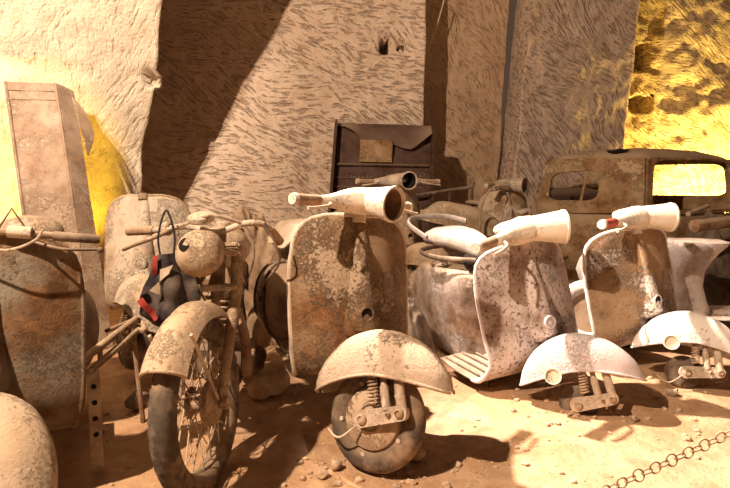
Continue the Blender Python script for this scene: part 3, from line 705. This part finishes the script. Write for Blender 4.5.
# ------------------------------------------------------------------ rusted car cab
def holed(A, B, C, D, hole, bulge=.03, rings=7, n=72, ex=5.0, t=.035):
    """curved body panel on corners A(bl) B(br) C(tr) D(tl) with a rounded opening (u0,u1,v0,v1), given real thickness"""
    u0, u1, v0, v1 = hole; cu, cv, ru, rv = (u0+u1)/2, (v0+v1)/2, (u1-u0)/2, (v1-v0)/2
    nrm = (B - A).cross(D - A).normalized(); P = []
    for k in range(n):
        a = 2*PI*k/n; c, s_ = math.cos(a), math.sin(a)
        q = (abs(c)**ex + abs(s_)**ex)**(-1/ex); ih = (cu + ru*c*q, cv + rv*s_*q)
        dx, dy = ih[0] - cu, ih[1] - cv
        k1 = min(((1 - cu)/dx if dx > 1e-9 else (-cu/dx if dx < -1e-9 else 1e9)), ((1 - cv)/dy if dy > 1e-9 else (-cv/dy if dy < -1e-9 else 1e9)))
        oh = (cu + dx*k1, cv + dy*k1); row = []
        for r in range(rings + 1):
            f = r/rings; u, v = lerp(ih[0], oh[0], f), lerp(ih[1], oh[1], f)
            p = A.lerp(B, u).lerp(D.lerp(C, u), v)
            row.append(p + nrm*bulge*(1 - (2*u-1)**2)*(1 - .5*(2*v-1)**2))
        P.append(row)
    return MB().sheet(P, -t, cu=True)
def car():
    A2, B2, C2 = Vector((2.86, 5.75)), Vector((1.98, 6.45)), Vector((4.22, 6.35)); D2 = B2 + C2 - A2
    base = (A2 + D2)/2
    R = thing('car', 'rusted-out old car cab with empty window openings and a holed roof', 'car', (base.x, base.y, 0)); cm = M['car']
    L = lambda p, z: Vector((p.x - base.x, p.y - base.y, z))
    cen = (A2 + D2)/2
    def ins(p, k): return p + (cen - p)*k
    zb, zt = .80, 1.38
    q = {n: p for n, p in zip('ABCD', (A2, B2, C2, D2))}
    def side(name, a, b, hole, **kw):
        pa, pb = q[a], q[b]
        return holed(L(pa, zb), L(pb, zb), L(ins(pb, .09), zt), L(ins(pa, .09), zt), hole, **kw)
    flip = lambda mb: mb
    s_ = side('side', 'B', 'A', (.10, .60, .22, .76), ex=4.5).dent(.012, 3, 1).build('side_panel', cm, R)
    u = .43; p0, p1 = q['B'].lerp(q['A'], u), ins(q['B'], .09).lerp(ins(q['A'], .09), u)
    MB().tube([L(p0, zb + .10), L(p1, zb + .40)], .016, 8).build('window_post', cm, s_)
    side('rear', 'A', 'C', (.055, .945, .06, .965), ex=7).dent(.012, 3, 2).build('rear_panel', cm, R)
    side('far', 'C', 'D', (.08, .92, .30, .93), ex=7).build('far_side_panel', cm, R)
    ws = side('front', 'D', 'B', (.07, .93, .30, .93), ex=6).build('windscreen_frame', cm, R)
    # roof
    rows = []; n = 24
    tA, tB, tC, tD = [ins(q[k], .085) for k in 'ABCD']
    for i in range(n + 1):
        u = i/n; row = []
        for j in range(n + 1):
            v = j/n; p = tA.lerp(tB, u).lerp(tC.lerp(tD, u), v)
            e = (1 - abs(2*u-1)**3.2)*(1 - abs(2*v-1)**3.2)
            row.append(L(p, zt - .01 + .135*max(0, e)**.55))
        rows.append(row)
    rf = MB().sheet(rows, .02).dent(.010, 4, 4)
    rf.build('roof', cm, R)
    hp = tA.lerp(tB, .20).lerp(tC.lerp(tD, .20), .04)
    # torn rust hole: ragged black slab on the roof paints the dark inside
    k = [L(tA.lerp(tB, .32 + .10*math.cos(a)*(1 + .3*math.sin(3*a))).lerp(tC.lerp(tD, .32 + .10*math.cos(a)), .055 + .025*math.sin(a)), zt + .077 + .020*math.sin(a) + .006*math.sin(5*a)) for a in [2*PI*i/26 for i in range(26)]]
    mb = MB().add(k + [p + Vector((-.01, -.012, .004)) for p in k], [tuple(range(26)), tuple(range(26, 52))] + [(i, (i+1) % 26, 26 + (i+1) % 26, 26 + i) for i in range(26)])
    mb.build('roof_dark_patch', M['black'], R)
    # lower body, swollen below the belt
    rows = []
    for z, g in [(.16, 1.02), (.30, 1.14), (.50, 1.20), (.64, 1.18), (.74, 1.10), (.80, 1.01), (.815, .97)]:
        row = []
        for i in range(48):
            a = 2*PI*i/48 + PI/4; e = .45
            cx_, sx_ = math.copysign(abs(math.cos(a))**e, math.cos(a)), math.copysign(abs(math.sin(a))**e, math.sin(a))
            u, v = .5 + .5*cx_*g, .5 + .5*sx_*g
            p = A2 + (B2 - A2)*u + (C2 - A2)*v
            row.append(L(p, z))
        rows.append(row)
    MB().grid(rows, False, True).dent(.02, 3, 6).build('lower_body', cm, R)
    for u_, s0, nm in ((-.18, .9, 'fender'), (1.10, .9, 'fender')):
        p = A2 + (B2 - A2)*u_ + (C2 - A2)*-.02
        d = (B2 - A2).normalized(); rr = []
        for i in range(17):
            a = PI*i/16; row = []
            for k in range(9):
                w = -1 + 2*k/8; r_ = .36 - .10*abs(w)**2.5
                c_ = p + d*(r_*math.cos(a)*1.15); nn = Vector((-d.y, d.x))
                row.append(L(c_ + nn*(.17*w), .22 + r_*math.sin(a)*1.05))
            rr.append(row)
        MB().sheet(rr, .01).dent(.01, 5, u_).build(nm, cm, R)
    # dashboard across the cab under the far opening
    p, r_ = A2.lerp(B2, .80), C2.lerp(D2, .80)
    for _ in (0,):
        a_, b_ = L(B2.lerp(A2, .16), 0), L(D2.lerp(C2, .16), 0)
        a_, b_ = L(B2.lerp(D2, .02).lerp(A2.lerp(C2, .02), .10), 0), L(B2.lerp(D2, .98).lerp(A2.lerp(C2, .98), .10), 0)
        P = [[a_.lerp(b_, i/12) + Vector((0, 0, .80 + .26*j/6)) + Vector((A2.x - B2.x, A2.y - B2.y, 0)).normalized()*(-.04 + .08*math.sin(PI*j/6)) for j in range(7)] for i in range(13)]
        db = MB().sheet(P, .02).build('dashboard', M['tray'], R)
        nrm = Vector((A2.x - B2.x, A2.y - B2.y, 0)).normalized()
        for f, rr in ((.48, .065), (.20, .04), (.75, .035)):
            c_ = a_.lerp(b_, f) + Vector((0, 0, .93)) + nrm*.045
            MB().lathe([(rr*1.15, -.01), (rr*1.15, .012), (rr, .014), (rr*.95, .006), (0, .005)], axis_m(c_, nrm), 24).build('gauge_dark_disc', M['black'], db)  # black face stands in for the shade in an empty gauge hole
    return R
car()

# ------------------------------------------------------------------ dark metal tray leaning on the back wall
def tray():
    d = 6.12
    TL, TR, BL, BR = at(336, 123, d + .18), at(431, 126, d + .18), at(329, 215, d), at(430, 215, d)
    o = (BL + BR)/2; o.z = 0
    R = thing('metal_tray', 'dark rusted sheet-metal tray with crumpled rim and scratched scribbles, leaning on the back wall', 'sheet metal', o)
    ex = BL - o; ey = TL - BL; n = (BR - BL).cross(TL - BL).normalized()
    def Q(u, v, w=0.0):
        p = BL.lerp(BR, u).lerp(TL.lerp(TR, u), v); return p - o + n*w
    tm = M['tray']; vb = -.62
    P = [[Q(i/30, lerp(vb, 1, j/26), .012*fbm(i*.3, j*.3, 2) + .015*math.sin(PI*i/30)) for j in range(27)] for i in range(31)]
    MB().sheet(P, -.012).build('back_sheet', tm, R)
    # side flange left, wide and bright
    P = [[Q(-.004 + .006*w, lerp(vb, 1.0, j/20), .15*w/5 + .01*fbm(j*.5, w, 1)) for j in range(21)] for w in range(6)]
    MB().sheet(P, .010).build('left_flange', tm, R)
    P = [[Q(1.0 + .02*w/5 + .015*fbm(j*.5, w, 4), lerp(vb, .9, j/20), .12*w/5) for j in range(21)] for w in range(6)]
    MB().sheet(P, .010).build('right_flange', tm, R)
    # crumpled top flap folded forward
    crease = [(0.0, .97, .02), (.10, .95, .05), (.20, .90, .07), (.30, .78, .05), (.42, .80, .045), (.55, .79, .05), (.72, .72, .06), (.80, .71, .07), (1.02, .90, .13)]
    P = []
    for i in range(29):
        u = i/28
        v = interp([(a, b) for a, b, c in crease], u); w = interp([(a, c) for a, b, c in crease], u)
        P.append([Q(u, lerp(1.0, v, k/6), .01 + w*(k/6)**1.3 + .006*fbm(u*9, k, 3)) for k in range(7)])
    MB().sheet(P, .008).build('crumpled_flap', tm, R)
    P = [[Q(lerp(.27, .60, i/8), lerp(.80, .57, j/6), .05 + .05*(1 - j/6) + .008*fbm(i*.7, j*.7, 9)) for j in range(7)] for i in range(9)]
    MB().sheet(P, .008).build('torn_patch', M['car'], R)
    # a rib across the middle, scratched writing below
    P = [[Q(lerp(.03, .98, i/20), .54 + .016*math.cos(a), .03 + .022*math.sin(a)) for a in [PI*k/6 for k in range(7)]] for i in range(21)]
    MB().sheet(P, .004).build('rib', tm, R)
    rnd = random.Random(4)
    for v0, ua, ub in ((.41, .14, .42), (.43, .55, .95), (.30, .46, .92), (.18, .3, .7)):
        pts = []; u = ua
        while u < ub:
            ph = (u - ua)*150
            amp = .012*(1 + .8*math.sin(ph*.37)*math.sin(ph*.11)); pts.append(Q(u + .010*math.cos(ph), v0 + amp*math.sin(ph) + .006*math.sin(ph*.23), .030)); u += .0024
        MB().tube(pts, .0022, 5).build('scratched_line', M['scratch'], R)
    for v in (.30, .40):
        MB().tube([Q(.02, v, .043), Q(.40, v + .004, .043)], .0022, 5).build('scratched_rule', M['scratch'], R)
tray()

# ------------------------------------------------------------------ tall locker panel leaning on the bright left wall
def locker():
    d = 3.75
    TL, TR = at(5, 82, 4.34), at(57, 84, 4.46)
    BL, BR = at(39, 330, d), at(93, 330, d - .06)
    o = (BL + BR)/2; o.z = 0
    R = thing('locker', 'tall mottled beige sheet-metal locker leaning against the bright left wall', 'sheet metal', o)
    n = (BR - BL).cross(TL - BL).normalized()
    if n.y > 0: n = -n
    k0 = (0 - TL.z)/(BL.z - TL.z)
    def Q(u, v, w=0.0):
        v2 = 1 - (1 - v)*k0
        p = BL.lerp(BR, u).lerp(TL.lerp(TR, u), v2); return p - o + n*w
    lm = M['locker']
    P = [[Q(i/16, j/40, .006*fbm(i*.3, j*.3, 2)) for j in range(41)] for i in range(17)]
    MB().sheet(P, -.01 if True else .01).build('front_sheet', lm, R)
    P = [[Q(1.0 + .10*w/6, j/40, -.13*w/6 + .006*fbm(w, j*.3, 5)) for j in range(41)] for w in range(7)]
    MB().sheet(P, .008).build('side_sheet', lm, R)
    P = [[Q(i/10, 1.0, -.13*w/5) for i in range(11)] for w in range(6)]
    MB().sheet(P, .008).build('top_sheet', lm, R)
    P = [[Q(0, j/20, -.13*w/5) for j in range(21)] for w in range(6)]
    MB().sheet(P, .008).build('side_sheet', lm, R)
    for u in (.02, .98):
        MB().tube([Q(u, j/24, .006) for j in range(25)], .011, 8).build('corner_seam', lm, R)
    MB().tube([Q(i/10, .93, .004) for i in range(11)], .009, 8).build('cross_seam', lm, R)
    P = [[Q(i/10, 1.0 - .035*j/3, .008 + .004*math.sin(i)) for j in range(4)] for i in range(11)]
    MB().sheet(P, .006).build('top_band', lm, R)
    # bent flap curling from the top of the side
    P = [[Q(1.10 + .22*math.sin(PI*t**.8)*(k/5)*.45 + .14*t, .97 - .26*t, -.10 - .10*(k/5)*math.sin(PI*t)) for k in range(6)] for t in [i/14 for i in range(15)]]
    MB().sheet(P, .008).dent(.008, 10).build('curled_flap', M['steel'], R)
locker()

# ------------------------------------------------------------------ small things on the left
def left_bits():
    # tubular rack lying beside the left scooter
    p0, p1 = at(86, 362, 2.05), at(136, 322, 2.62)
    o = Vector((p1.x, p1.y, ground(p1.x, p1.y)))
    R = thing('tubular_rack', 'rusted tubular rack with a square end, propped on the ground beyond the left scooter', 'rack', o)
    L = lambda p: Vector(p) - o
    a0, a1, b0, b1 = at(80, 362, 2.02), at(136, 319, 2.62), at(80, 380, 1.98), at(138, 330, 2.56)
    MB().tube([L(a0), L(a1)], .016, 10).build('rail', M['steel'], R)
    MB().tube([L(b0), L(b1)], .014, 10).build('rail', M['steel'], R)
    e = curve([L(a1), L(a1) + Vector((.02, .02, -.02)), L(b1) + Vector((.03, 0, 0)), L(b1)], 5)
    MB().tube(e, .015, 10).build('end_bend', M['steel'], R)
    MB().tube([L(at(106, 331, 2.66)), L(a1)], .010, 8).build('cross_rail', M['steel'], R)
    for f in (.30, .62, .86):
        MB().tube([L(a0.lerp(a1, f)), L(b0.lerp(b1, f))], .010, 8).build('rung', M['steel'], R)
    g = b0.lerp(b1, .9); MB().tube([L(g), L(Vector((g.x + .02, g.y + .02, ground(g.x, g.y) - .01)))], .012, 8).build('prop_leg', M['steel'], R)
    g = b0.lerp(b1, .18)
    mb = MB().box(L(Vector((g.x, g.y, g.z/2))), (.045, .010, max(.1, g.z)), Matrix.Rotation(.5, 4, 'Z'), .002)
    pl = mb.build('drilled_plate', M['pale_steel'], R)
    for k in range(4):
        MB().lathe([(0, -.008), (.010, -.008), (.010, .008), (0, .008)], axis_m(L(Vector((g.x, g.y, g.z*(.35 + .16*k)))), (math.sin(.5), -math.cos(.5), 0)), 12).build('plate_dark_disc', M['black'], pl)  # black plugs paint the shade of the drilled holes
    # rounded shell lying on the left scooter's saddle
    sp = sL.matrix_basis @ Vector((.0, .99, .885))
    R = thing('dome_shell', 'dusty rounded shell lying on the saddle of the left scooter', 'shell', sp, (.05, -.06, .2))
    MB().lathe([(.150, -.005), (.152, .02), (.142, .055), (.115, .090), (.07, .112), (.0, .120), (.0, .112), (.068, .104), (.110, .083), (.136, .052), (.145, .02), (.143, -.005), (.150, -.005)], None, 36).dent(.010, 7, 4).build('shell_body', M['locker'], R)
    MB().tube([Vector((.151*math.cos(a), .151*math.sin(a), -.002)) for a in [2*PI*k/36 for k in range(36)]], .006, 8, closed=True).build('rolled_rim', M['steel'], R)
left_bits()

# ------------------------------------------------------------------ stones and grit
def stone(label, px, py, size, mat, seed, name='stone'):
    w_ = at(px, py, 1.0); d = CAM_H/(CAM_H - w_.z); x = w_.x*d
    mb = MB().ball((0, 0, 0), size, 18, 12)
    o3 = Vector((seed*3.1, seed, -seed))
    for p in mb.v:
        p += noise.noise_vector(p*(1.1/max(size)) + o3)*max(size)*.38 + noise.noise_vector(p*(4/max(size)) + o3)*max(size)*.10
    zmin = min(p.z for p in mb.v)
    mb.xf(lambda p: p - Vector((0, 0, zmin + .12*size[2])))
    o = mb.build(name, M[mat], None, angle=28); o.location = (x, d, ground(x, d)); o.rotation_euler = (0, 0, seed)
    return tag(o, label, 'stone')
stone('dark crumbly lump on the sand left of the motorcycle tyre', 137, 409, (.060, .042, .036), 'darkstone', 1.2)
stone('small dark pebble between the left scooter and the dark lump', 101, 432, (.017, .014, .013), 'darkstone', 2.9)
stone('flat tan stone under the right rim of the centre scooter tyre', 415, 462, (.045, .030, .024), 'stone', 4.4)
stone('tan stone touching the left foot of the centre scooter tyre', 336, 470, (.028, .022, .020), 'stone', 5.1)
stone('tan stone lying apart, farther left of the centre scooter tyre', 322, 478, (.022, .020, .017), 'stone', 6.6)
stone('pale chip lying below the hub of the lilac-white scooter', 634, 421, (.026, .014, .012), 'pale_steel', 7.3)
stone('brown stone under the fender of the red-gripped scooter', 655, 399, (.032, .024, .018), 'stone', 8.8)
stone('greyish stone below the hub of the red-gripped scooter', 672, 396, (.036, .026, .018), 'pale_steel', 9.4)
stone('largest rounded boulder beside the footboard of the centre scooter', 268, 395, (.10, .075, .07), 'stone', 10.1)
stone('brown boulder between the motorcycle wheel and the centre scooter', 252, 372, (.09, .08, .08), 'darkstone', 11.7)
rnd = random.Random(11); mb = MB()
for k in range(620):
    if k < 380: y = 1.25 + 2.3*rnd.random()**1.3; x = (rnd.random() - .5)*1.35*y + .0
    elif k < 520: x, y = .08 + rnd.gauss(0, .28), 2.08 + rnd.gauss(0, .10)
    else: x, y = 1.15 + rnd.gauss(0, .3), 2.6 + rnd.gauss(0, .15)
    r = .0035 + .011*rnd.random()**3; n0 = len(mb.v)
    mb.ball((x, y, ground(x, y) + r*.35), (r*(1 + .5*rnd.random()), r, r*.75), 7, 5)
    for p in mb.v[n0:]: p += noise.noise_vector(p*90)*r*.45
g = mb.build('pebble_scatter', M['stone'], angle=30); tag(g, 'loose pebbles and grit strewn over the sandy cave floor', 'pebbles', kind='stuff')

# ------------------------------------------------------------------ cloth heaps and scrap between the machines
def heap(name, label, cat, c, rx, ry, h, mat, seed, rot=0.0, n=40, fold=.24, z0=None):
    rows = []
    for i in range(n + 1):
        r = i/n; row = []
        for k in range(n*2):
            a = 2*PI*k/(n*2)
            wob = 1 + .18*noise.noise(Vector((math.cos(a)*1.4 + seed, math.sin(a)*1.4, seed)))
            x, y = rx*r*wob*math.cos(a), ry*r*wob*math.sin(a)
            q = max(0, 1 - r**2.2)**.7
            f = .5 + .55*noise.noise(Vector((x*3.2 + seed, y*3.2, seed))) + .55*abs(noise.noise(Vector((x*10 + 3*y, y*6 - x*4 + seed, 2)))) - .25*abs(noise.noise(Vector((x*18, y*18, seed))))
            z = h*q*(1 - fold + fold*1.6*f)
            row.append(Vector((x, y, z)))
        rows.append(row)
    mb = MB().grid(rows, False, True); nn = len(rows[0]); last = n*nn
    mb.f.append(tuple(last + k for k in range(nn)))
    o = mb.build(name, M[mat], None, angle=70)
    o.location = (c[0], c[1], (ground(c[0], c[1]) - .015) if z0 is None else z0); o.rotation_euler = (0, 0, rot)
    return tag(o, label, cat)
heap('tarpaulin', 'tall crumpled brown tarpaulin heap behind the motorcycle, left of the centre scooter', 'tarpaulin', (-.84, 4.08), .38, .28, .93, 'browncloth', 2.2)
heap('tarpaulin', 'dark cloth bundle lying between the centre scooter and the lilac-white scooter', 'tarpaulin', (.27, 3.22), .15, .22, .52, 'darkcloth', 5.2)
heap('tarpaulin', 'low brown heap of rags left of the foot of the dark metal tray', 'tarpaulin', (-.70, 5.60), .38, .26, .60, 'browncloth', 7.7)
heap('tarpaulin', 'dark olive tarpaulin crumpled highest of the pile before the car opening', 'tarpaulin', (3.35, 4.85), .42, .34, 1.03, 'darkcloth', 9.1)
heap('tarpaulin', 'dark brown tarpaulin spread in front of the olive one at the right edge', 'tarpaulin', (2.72, 4.42), .34, .26, .80, 'darkcloth', 12.4)
heap('tarpaulin', 'pale sand-coloured rag bundle behind the white scooter headset', 'tarpaulin', (1.12, 4.15), .26, .22, .64, 'browncloth', 14.0)

# cloth thrown over the saddle of the centre scooter
rows = []
for i in range(25):
    row = []
    for j in range(21):
        u, v = -1 + 2*i/24, -1 + 2*j/20
        x, y = .21*u, .24*v
        z = .055*(1 - u*u*.6) - .20*max(0, abs(u) - .62) + .012*fbm(u*3, v*3, 4) + .012*abs(math.sin(7*u + 4*v))
        row.append(Vector((x + .02*fbm(v*3, u*2, 8), y, z)))
    rows.append(row)
o = MB().sheet(rows, .006).build('saddle_cloth', M['greycloth'], angle=70)
o.location = (-.275, 2.97, gz(.045, 2.08) + .842); o.rotation_euler = (0, 0, math.radians(20))
tag(o, 'creased grey cloth thrown over the saddle of the centre scooter', 'cloth')

# loose fender shell lying between the two far scooters
rows = []
for i in range(27):
    t = -1 + 2*i/26; e = max(0, 1 - abs(t)**2.6)**.5
    rows.append([Vector((.42*t, .16*(.2 + .8*e)*math.cos(a), .02 + .22*e*math.sin(a)**.8 - .05*t)) for a in [PI*k/14 for k in range(15)]])
c = at(462, 232, 4.95)
fr_ = thing('loose_fender', 'loose dusty brown fender shell resting on a crate between the two far scooters', 'fender', (c.x, c.y, c.z), (.0, .12, .15))
MB().sheet(rows, .008).dent(.012, 6, 3).build('fender_shell', M['bg'], fr_)
MB().tube([r[0] for r in rows], .010, 8).build('rolled_lip', M['steel'], fr_)
cr = thing('crate', 'dark battered crate under the loose fender between the far scooters', 'crate', (c.x, c.y + .02, ground(c.x, c.y)), (0, 0, .15))
hh = c.z - ground(c.x, c.y) - .01
for k in range(5):
    z = hh*(k + .5)/5
    for sy in (-1, 1): MB().box((0, sy*.20, z), (.66, .018, hh/5*.86), None, .004).build('slat', M['tray'], cr)
for sx in (-1, 1):
    for sy in (-1, 1): MB().box((sx*.31, sy*.18, hh/2), (.04, .03, hh*.98), None, .004).build('corner_post', M['tray'], cr)
    MB().box((sx*.325, 0, hh/2), (.018, .36, hh*.94), None, .004).build('end_board', M['tray'], cr)
# bent iron frame standing behind that fender
c2 = at(440, 205, 6.05)
o2 = Vector((c2.x, c2.y, ground(c2.x, c2.y)))
ir = thing('scrap_rack', 'bent iron bar frame standing behind the loose fender', 'frame', o2)
zt = at(470, 186, 5.9).z
MB().tube(curve([(-.42, 0, 0), (-.42, 0, zt*.86), (-.38, 0, zt*.90), (.30, 0, zt*1.0), (.34, 0, zt*.97), (.36, .02, 0)], 5), .018, 8).build('bent_bar', M['darksteel'], ir)
MB().tube([(-.42, 0, zt*.70), (.35, .01, zt*.80)], .016, 8).build('cross_bar', M['steel'], ir)
MB().tube([(.10, 0, zt*.98), (.12, .05, 0)], .014, 8).build('upright', M['darksteel'], ir)
# cable loop hanging by the farthest scooter
pc = [at(487, 250, 4.75), at(480, 225, 4.72), at(484, 200, 4.7), at(494, 187, 4.7), at(506, 186, 4.72), at(512, 190, 4.78)]
pc[0].z = ground(pc[0].x, pc[0].y) + .005
cb = MB().tube(curve(pc, 8), .009, 8).build('cable', M['steel']); tag(cb, 'stiff dusty cable looping up in front of the farthest scooter', 'cable')
# cut metal sheet, zigzag folded, by the farthest scooter
q = [at(502, 236, 4.6), at(510, 205, 4.6), at(519, 213, 4.55), at(529, 209, 4.6)]
q0 = q[0]; base = Vector((q0.x, q0.y, ground(q0.x, q0.y)))
pl = [Vector((0, 0, 0))] + [p - base for p in q]
o = MB().sheet([[p + Vector((w*.05, .02*w, -.02*w)) for w in (-.5, 0, .5)] for p in pl], .006).build('folded_strip', M['bgpale'], angle=20)
o.location = base; tag(o, 'pale zigzag-folded strip of sheet metal in front of the farthest scooter', 'sheet metal')

# scrap motorcycle in the pile at right: wheel, tubes
w0 = Vector((2.62, 4.95, 0)); w0.z = ground(w0.x, w0.y)
R = thing('tyred_wheel', 'dark tyred wheel standing in the scrap behind the red-gripped scooter', 'wheel', w0, (0, .1, .9))
MB().add(*[(m_.v, m_.f) for m_ in [tyre_mb(.30, .05)]][0]).xf(lambda p: p + Vector((0, 0, .30))).build('tyre', M['rubber'], R)
MB().lathe([(.245, -.03), (.25, 0), (.245, .03), (.225, .01), (.225, -.01), (.245, -.03)], Matrix.Translation((0, 0, .30)) @ AX, 40).build('rim', M['steel'], R)
MB().lathe([(0, -.06), (.03, -.06), (.03, .06), (0, .06)], Matrix.Translation((0, 0, .30)) @ AX, 20).build('hub', M['pale_steel'], R)
for k in range(18):
    a = 2*PI*k/18
    MB().tube([Vector((.03*(-1)**k, .03*math.cos(a + .5), .30 + .03*math.sin(a + .5))), Vector((0, .228*math.cos(a), .30 + .228*math.sin(a)))], .004, 5).build('spoke', M['steel'], R)
def bar(label, pts, r, mat, cat='pipe', name='iron_pipe'):
    o0 = Vector(pts[0]); o = MB().tube([Vector(p) - o0 for p in pts], r, 12).build(name, M[mat]); o.location = o0
    tag(o, label, cat)
bar('pale iron pipe sticking out of the scrap towards the car opening', [at(688, 214, 4.30), at(708, 206, 4.6)], .018, 'pale_steel')
bar('thick rusty pipe lying across the scrap above the tyred wheel', [at(694, 226, 4.0), at(728, 222, 4.12)], .045, 'steel')

# ------------------------------------------------------------------ thin cable on the rock, and the barrier chain
pts = [at(444, 0, 6.9), at(436, 28, 6.9), at(424, 62, 6.95), at(423, 76, 6.95), at(428, 92, 6.95), at(425, 118, 6.95), at(426, 150, 6.95)]
o = MB().tube(curve(pts, 6), .008, 6).build('wall_cable', M['pale_steel']); tag(o, 'thin pale cable running down the rock above the dark metal tray', 'cable')

def chain():
    q0, q1 = at(615, 486, 1.50), at(730, 433, 1.56)
    c0, c1 = q0 - (q1 - q0)*1.3, q1 + (q1 - q0)*1.7
    R = thing('barrier_chain', 'rusty barrier chain of round rings, hanging across the lower right corner', 'chain', (c1.x, c1.y, ground(c1.x, c1.y)))
    o = Vector(R.location)
    def pos(t):
        x = lerp(c0.x, c1.x, t); y = lerp(c0.y, c1.y, t); z = c0.z + (c1.z - c0.z)*t - (c0.z - .03)*max(0, 1 - t/.30)**2
        return Vector((x, y, z)) - o
    N = int((c1 - c0).length/.054); L = 1/N
    rr = random.Random(3)
    for k in range(N):
        p = pos((k + .5)*L); dr = (pos((k + 1)*L) - pos(k*L)); ln = dr.length; dr.normalize()
        up = Vector((0, 1, 0)); sd = dr.cross(up).normalized()
        R_ = .0165; n = 20
        tl = rr.uniform(-.25, .25); u2 = (sd*math.cos(tl) + up*math.sin(tl))
        MB().tube([p + (dr*math.cos(2*PI*i/n) + u2*math.sin(2*PI*i/n))*R_ for i in range(n)], .0030, 8, closed=True).build('ring', M['steel'], R)
        q = pos((k + 1)*L)
        if k < N - 1:
            h = ln/2 - R_ + .006
            MB().tube([q + dr*(h*math.cos(2*PI*i/n)) + (up*math.cos(.5) + sd*math.sin(.5))*(.0065*math.sin(2*PI*i/n)) for i in range(n)], .0030, 8, closed=True).build('connecting_link', M['steel'], R)
    pb = thing('chain_post', 'iron post holding the barrier chain beyond the right edge', 'post', (c1.x + .02, c1.y, ground(c1.x, c1.y)))
    MB().tube([(0, 0, 0), (0, 0, .74)], .018, 14).build('shaft', M['steel'], pb)
    MB().lathe([(0, 0), (.11, 0), (.11, .012), (.03, .02), (.02, .03)], None, 24).build('base_plate', M['steel'], pb)
    MB().ball((0, 0, .755), (.026, .026, .026), 14, 8).build('knob', M['steel'], pb)
chain()

# straps and a black disc painting a bolt hole's shade on the brown cowls of the centre scooter
for cw in [o for o in s1.children if o.name.startswith('side_cowl')]:
    sx = 1 if sum(v.co.x for v in cw.data.vertices) > 0 else -1
    for dy, tilt in ((-.13, .25), (.16, -.2)):
        pts = []
        for k in range(17):
            a = PI*k/16; y = 1.10 + dy + tilt*.2*math.cos(a); t_ = (y - 1.10)/.34
            pr = max(0, 1 - abs(t_)**2.3)**.5*(1 - .12*t_)
            pts.append(Vector((sx*(.124 + .139*pr*math.sin(a)**.75), y, .46 - .02*t_ + .215*pr*math.cos(a))))
        MB().tube(pts, .009, 7).build('strap', M['darksteel'], cw)
    MB().lathe([(0, .004), (.018, .004), (.020, .0), (.020, -.01)], axis_m((sx*.258, 1.0, .48), (sx, -.35, 0)), 16).build('bolt_dark_disc', M['black'], cw)
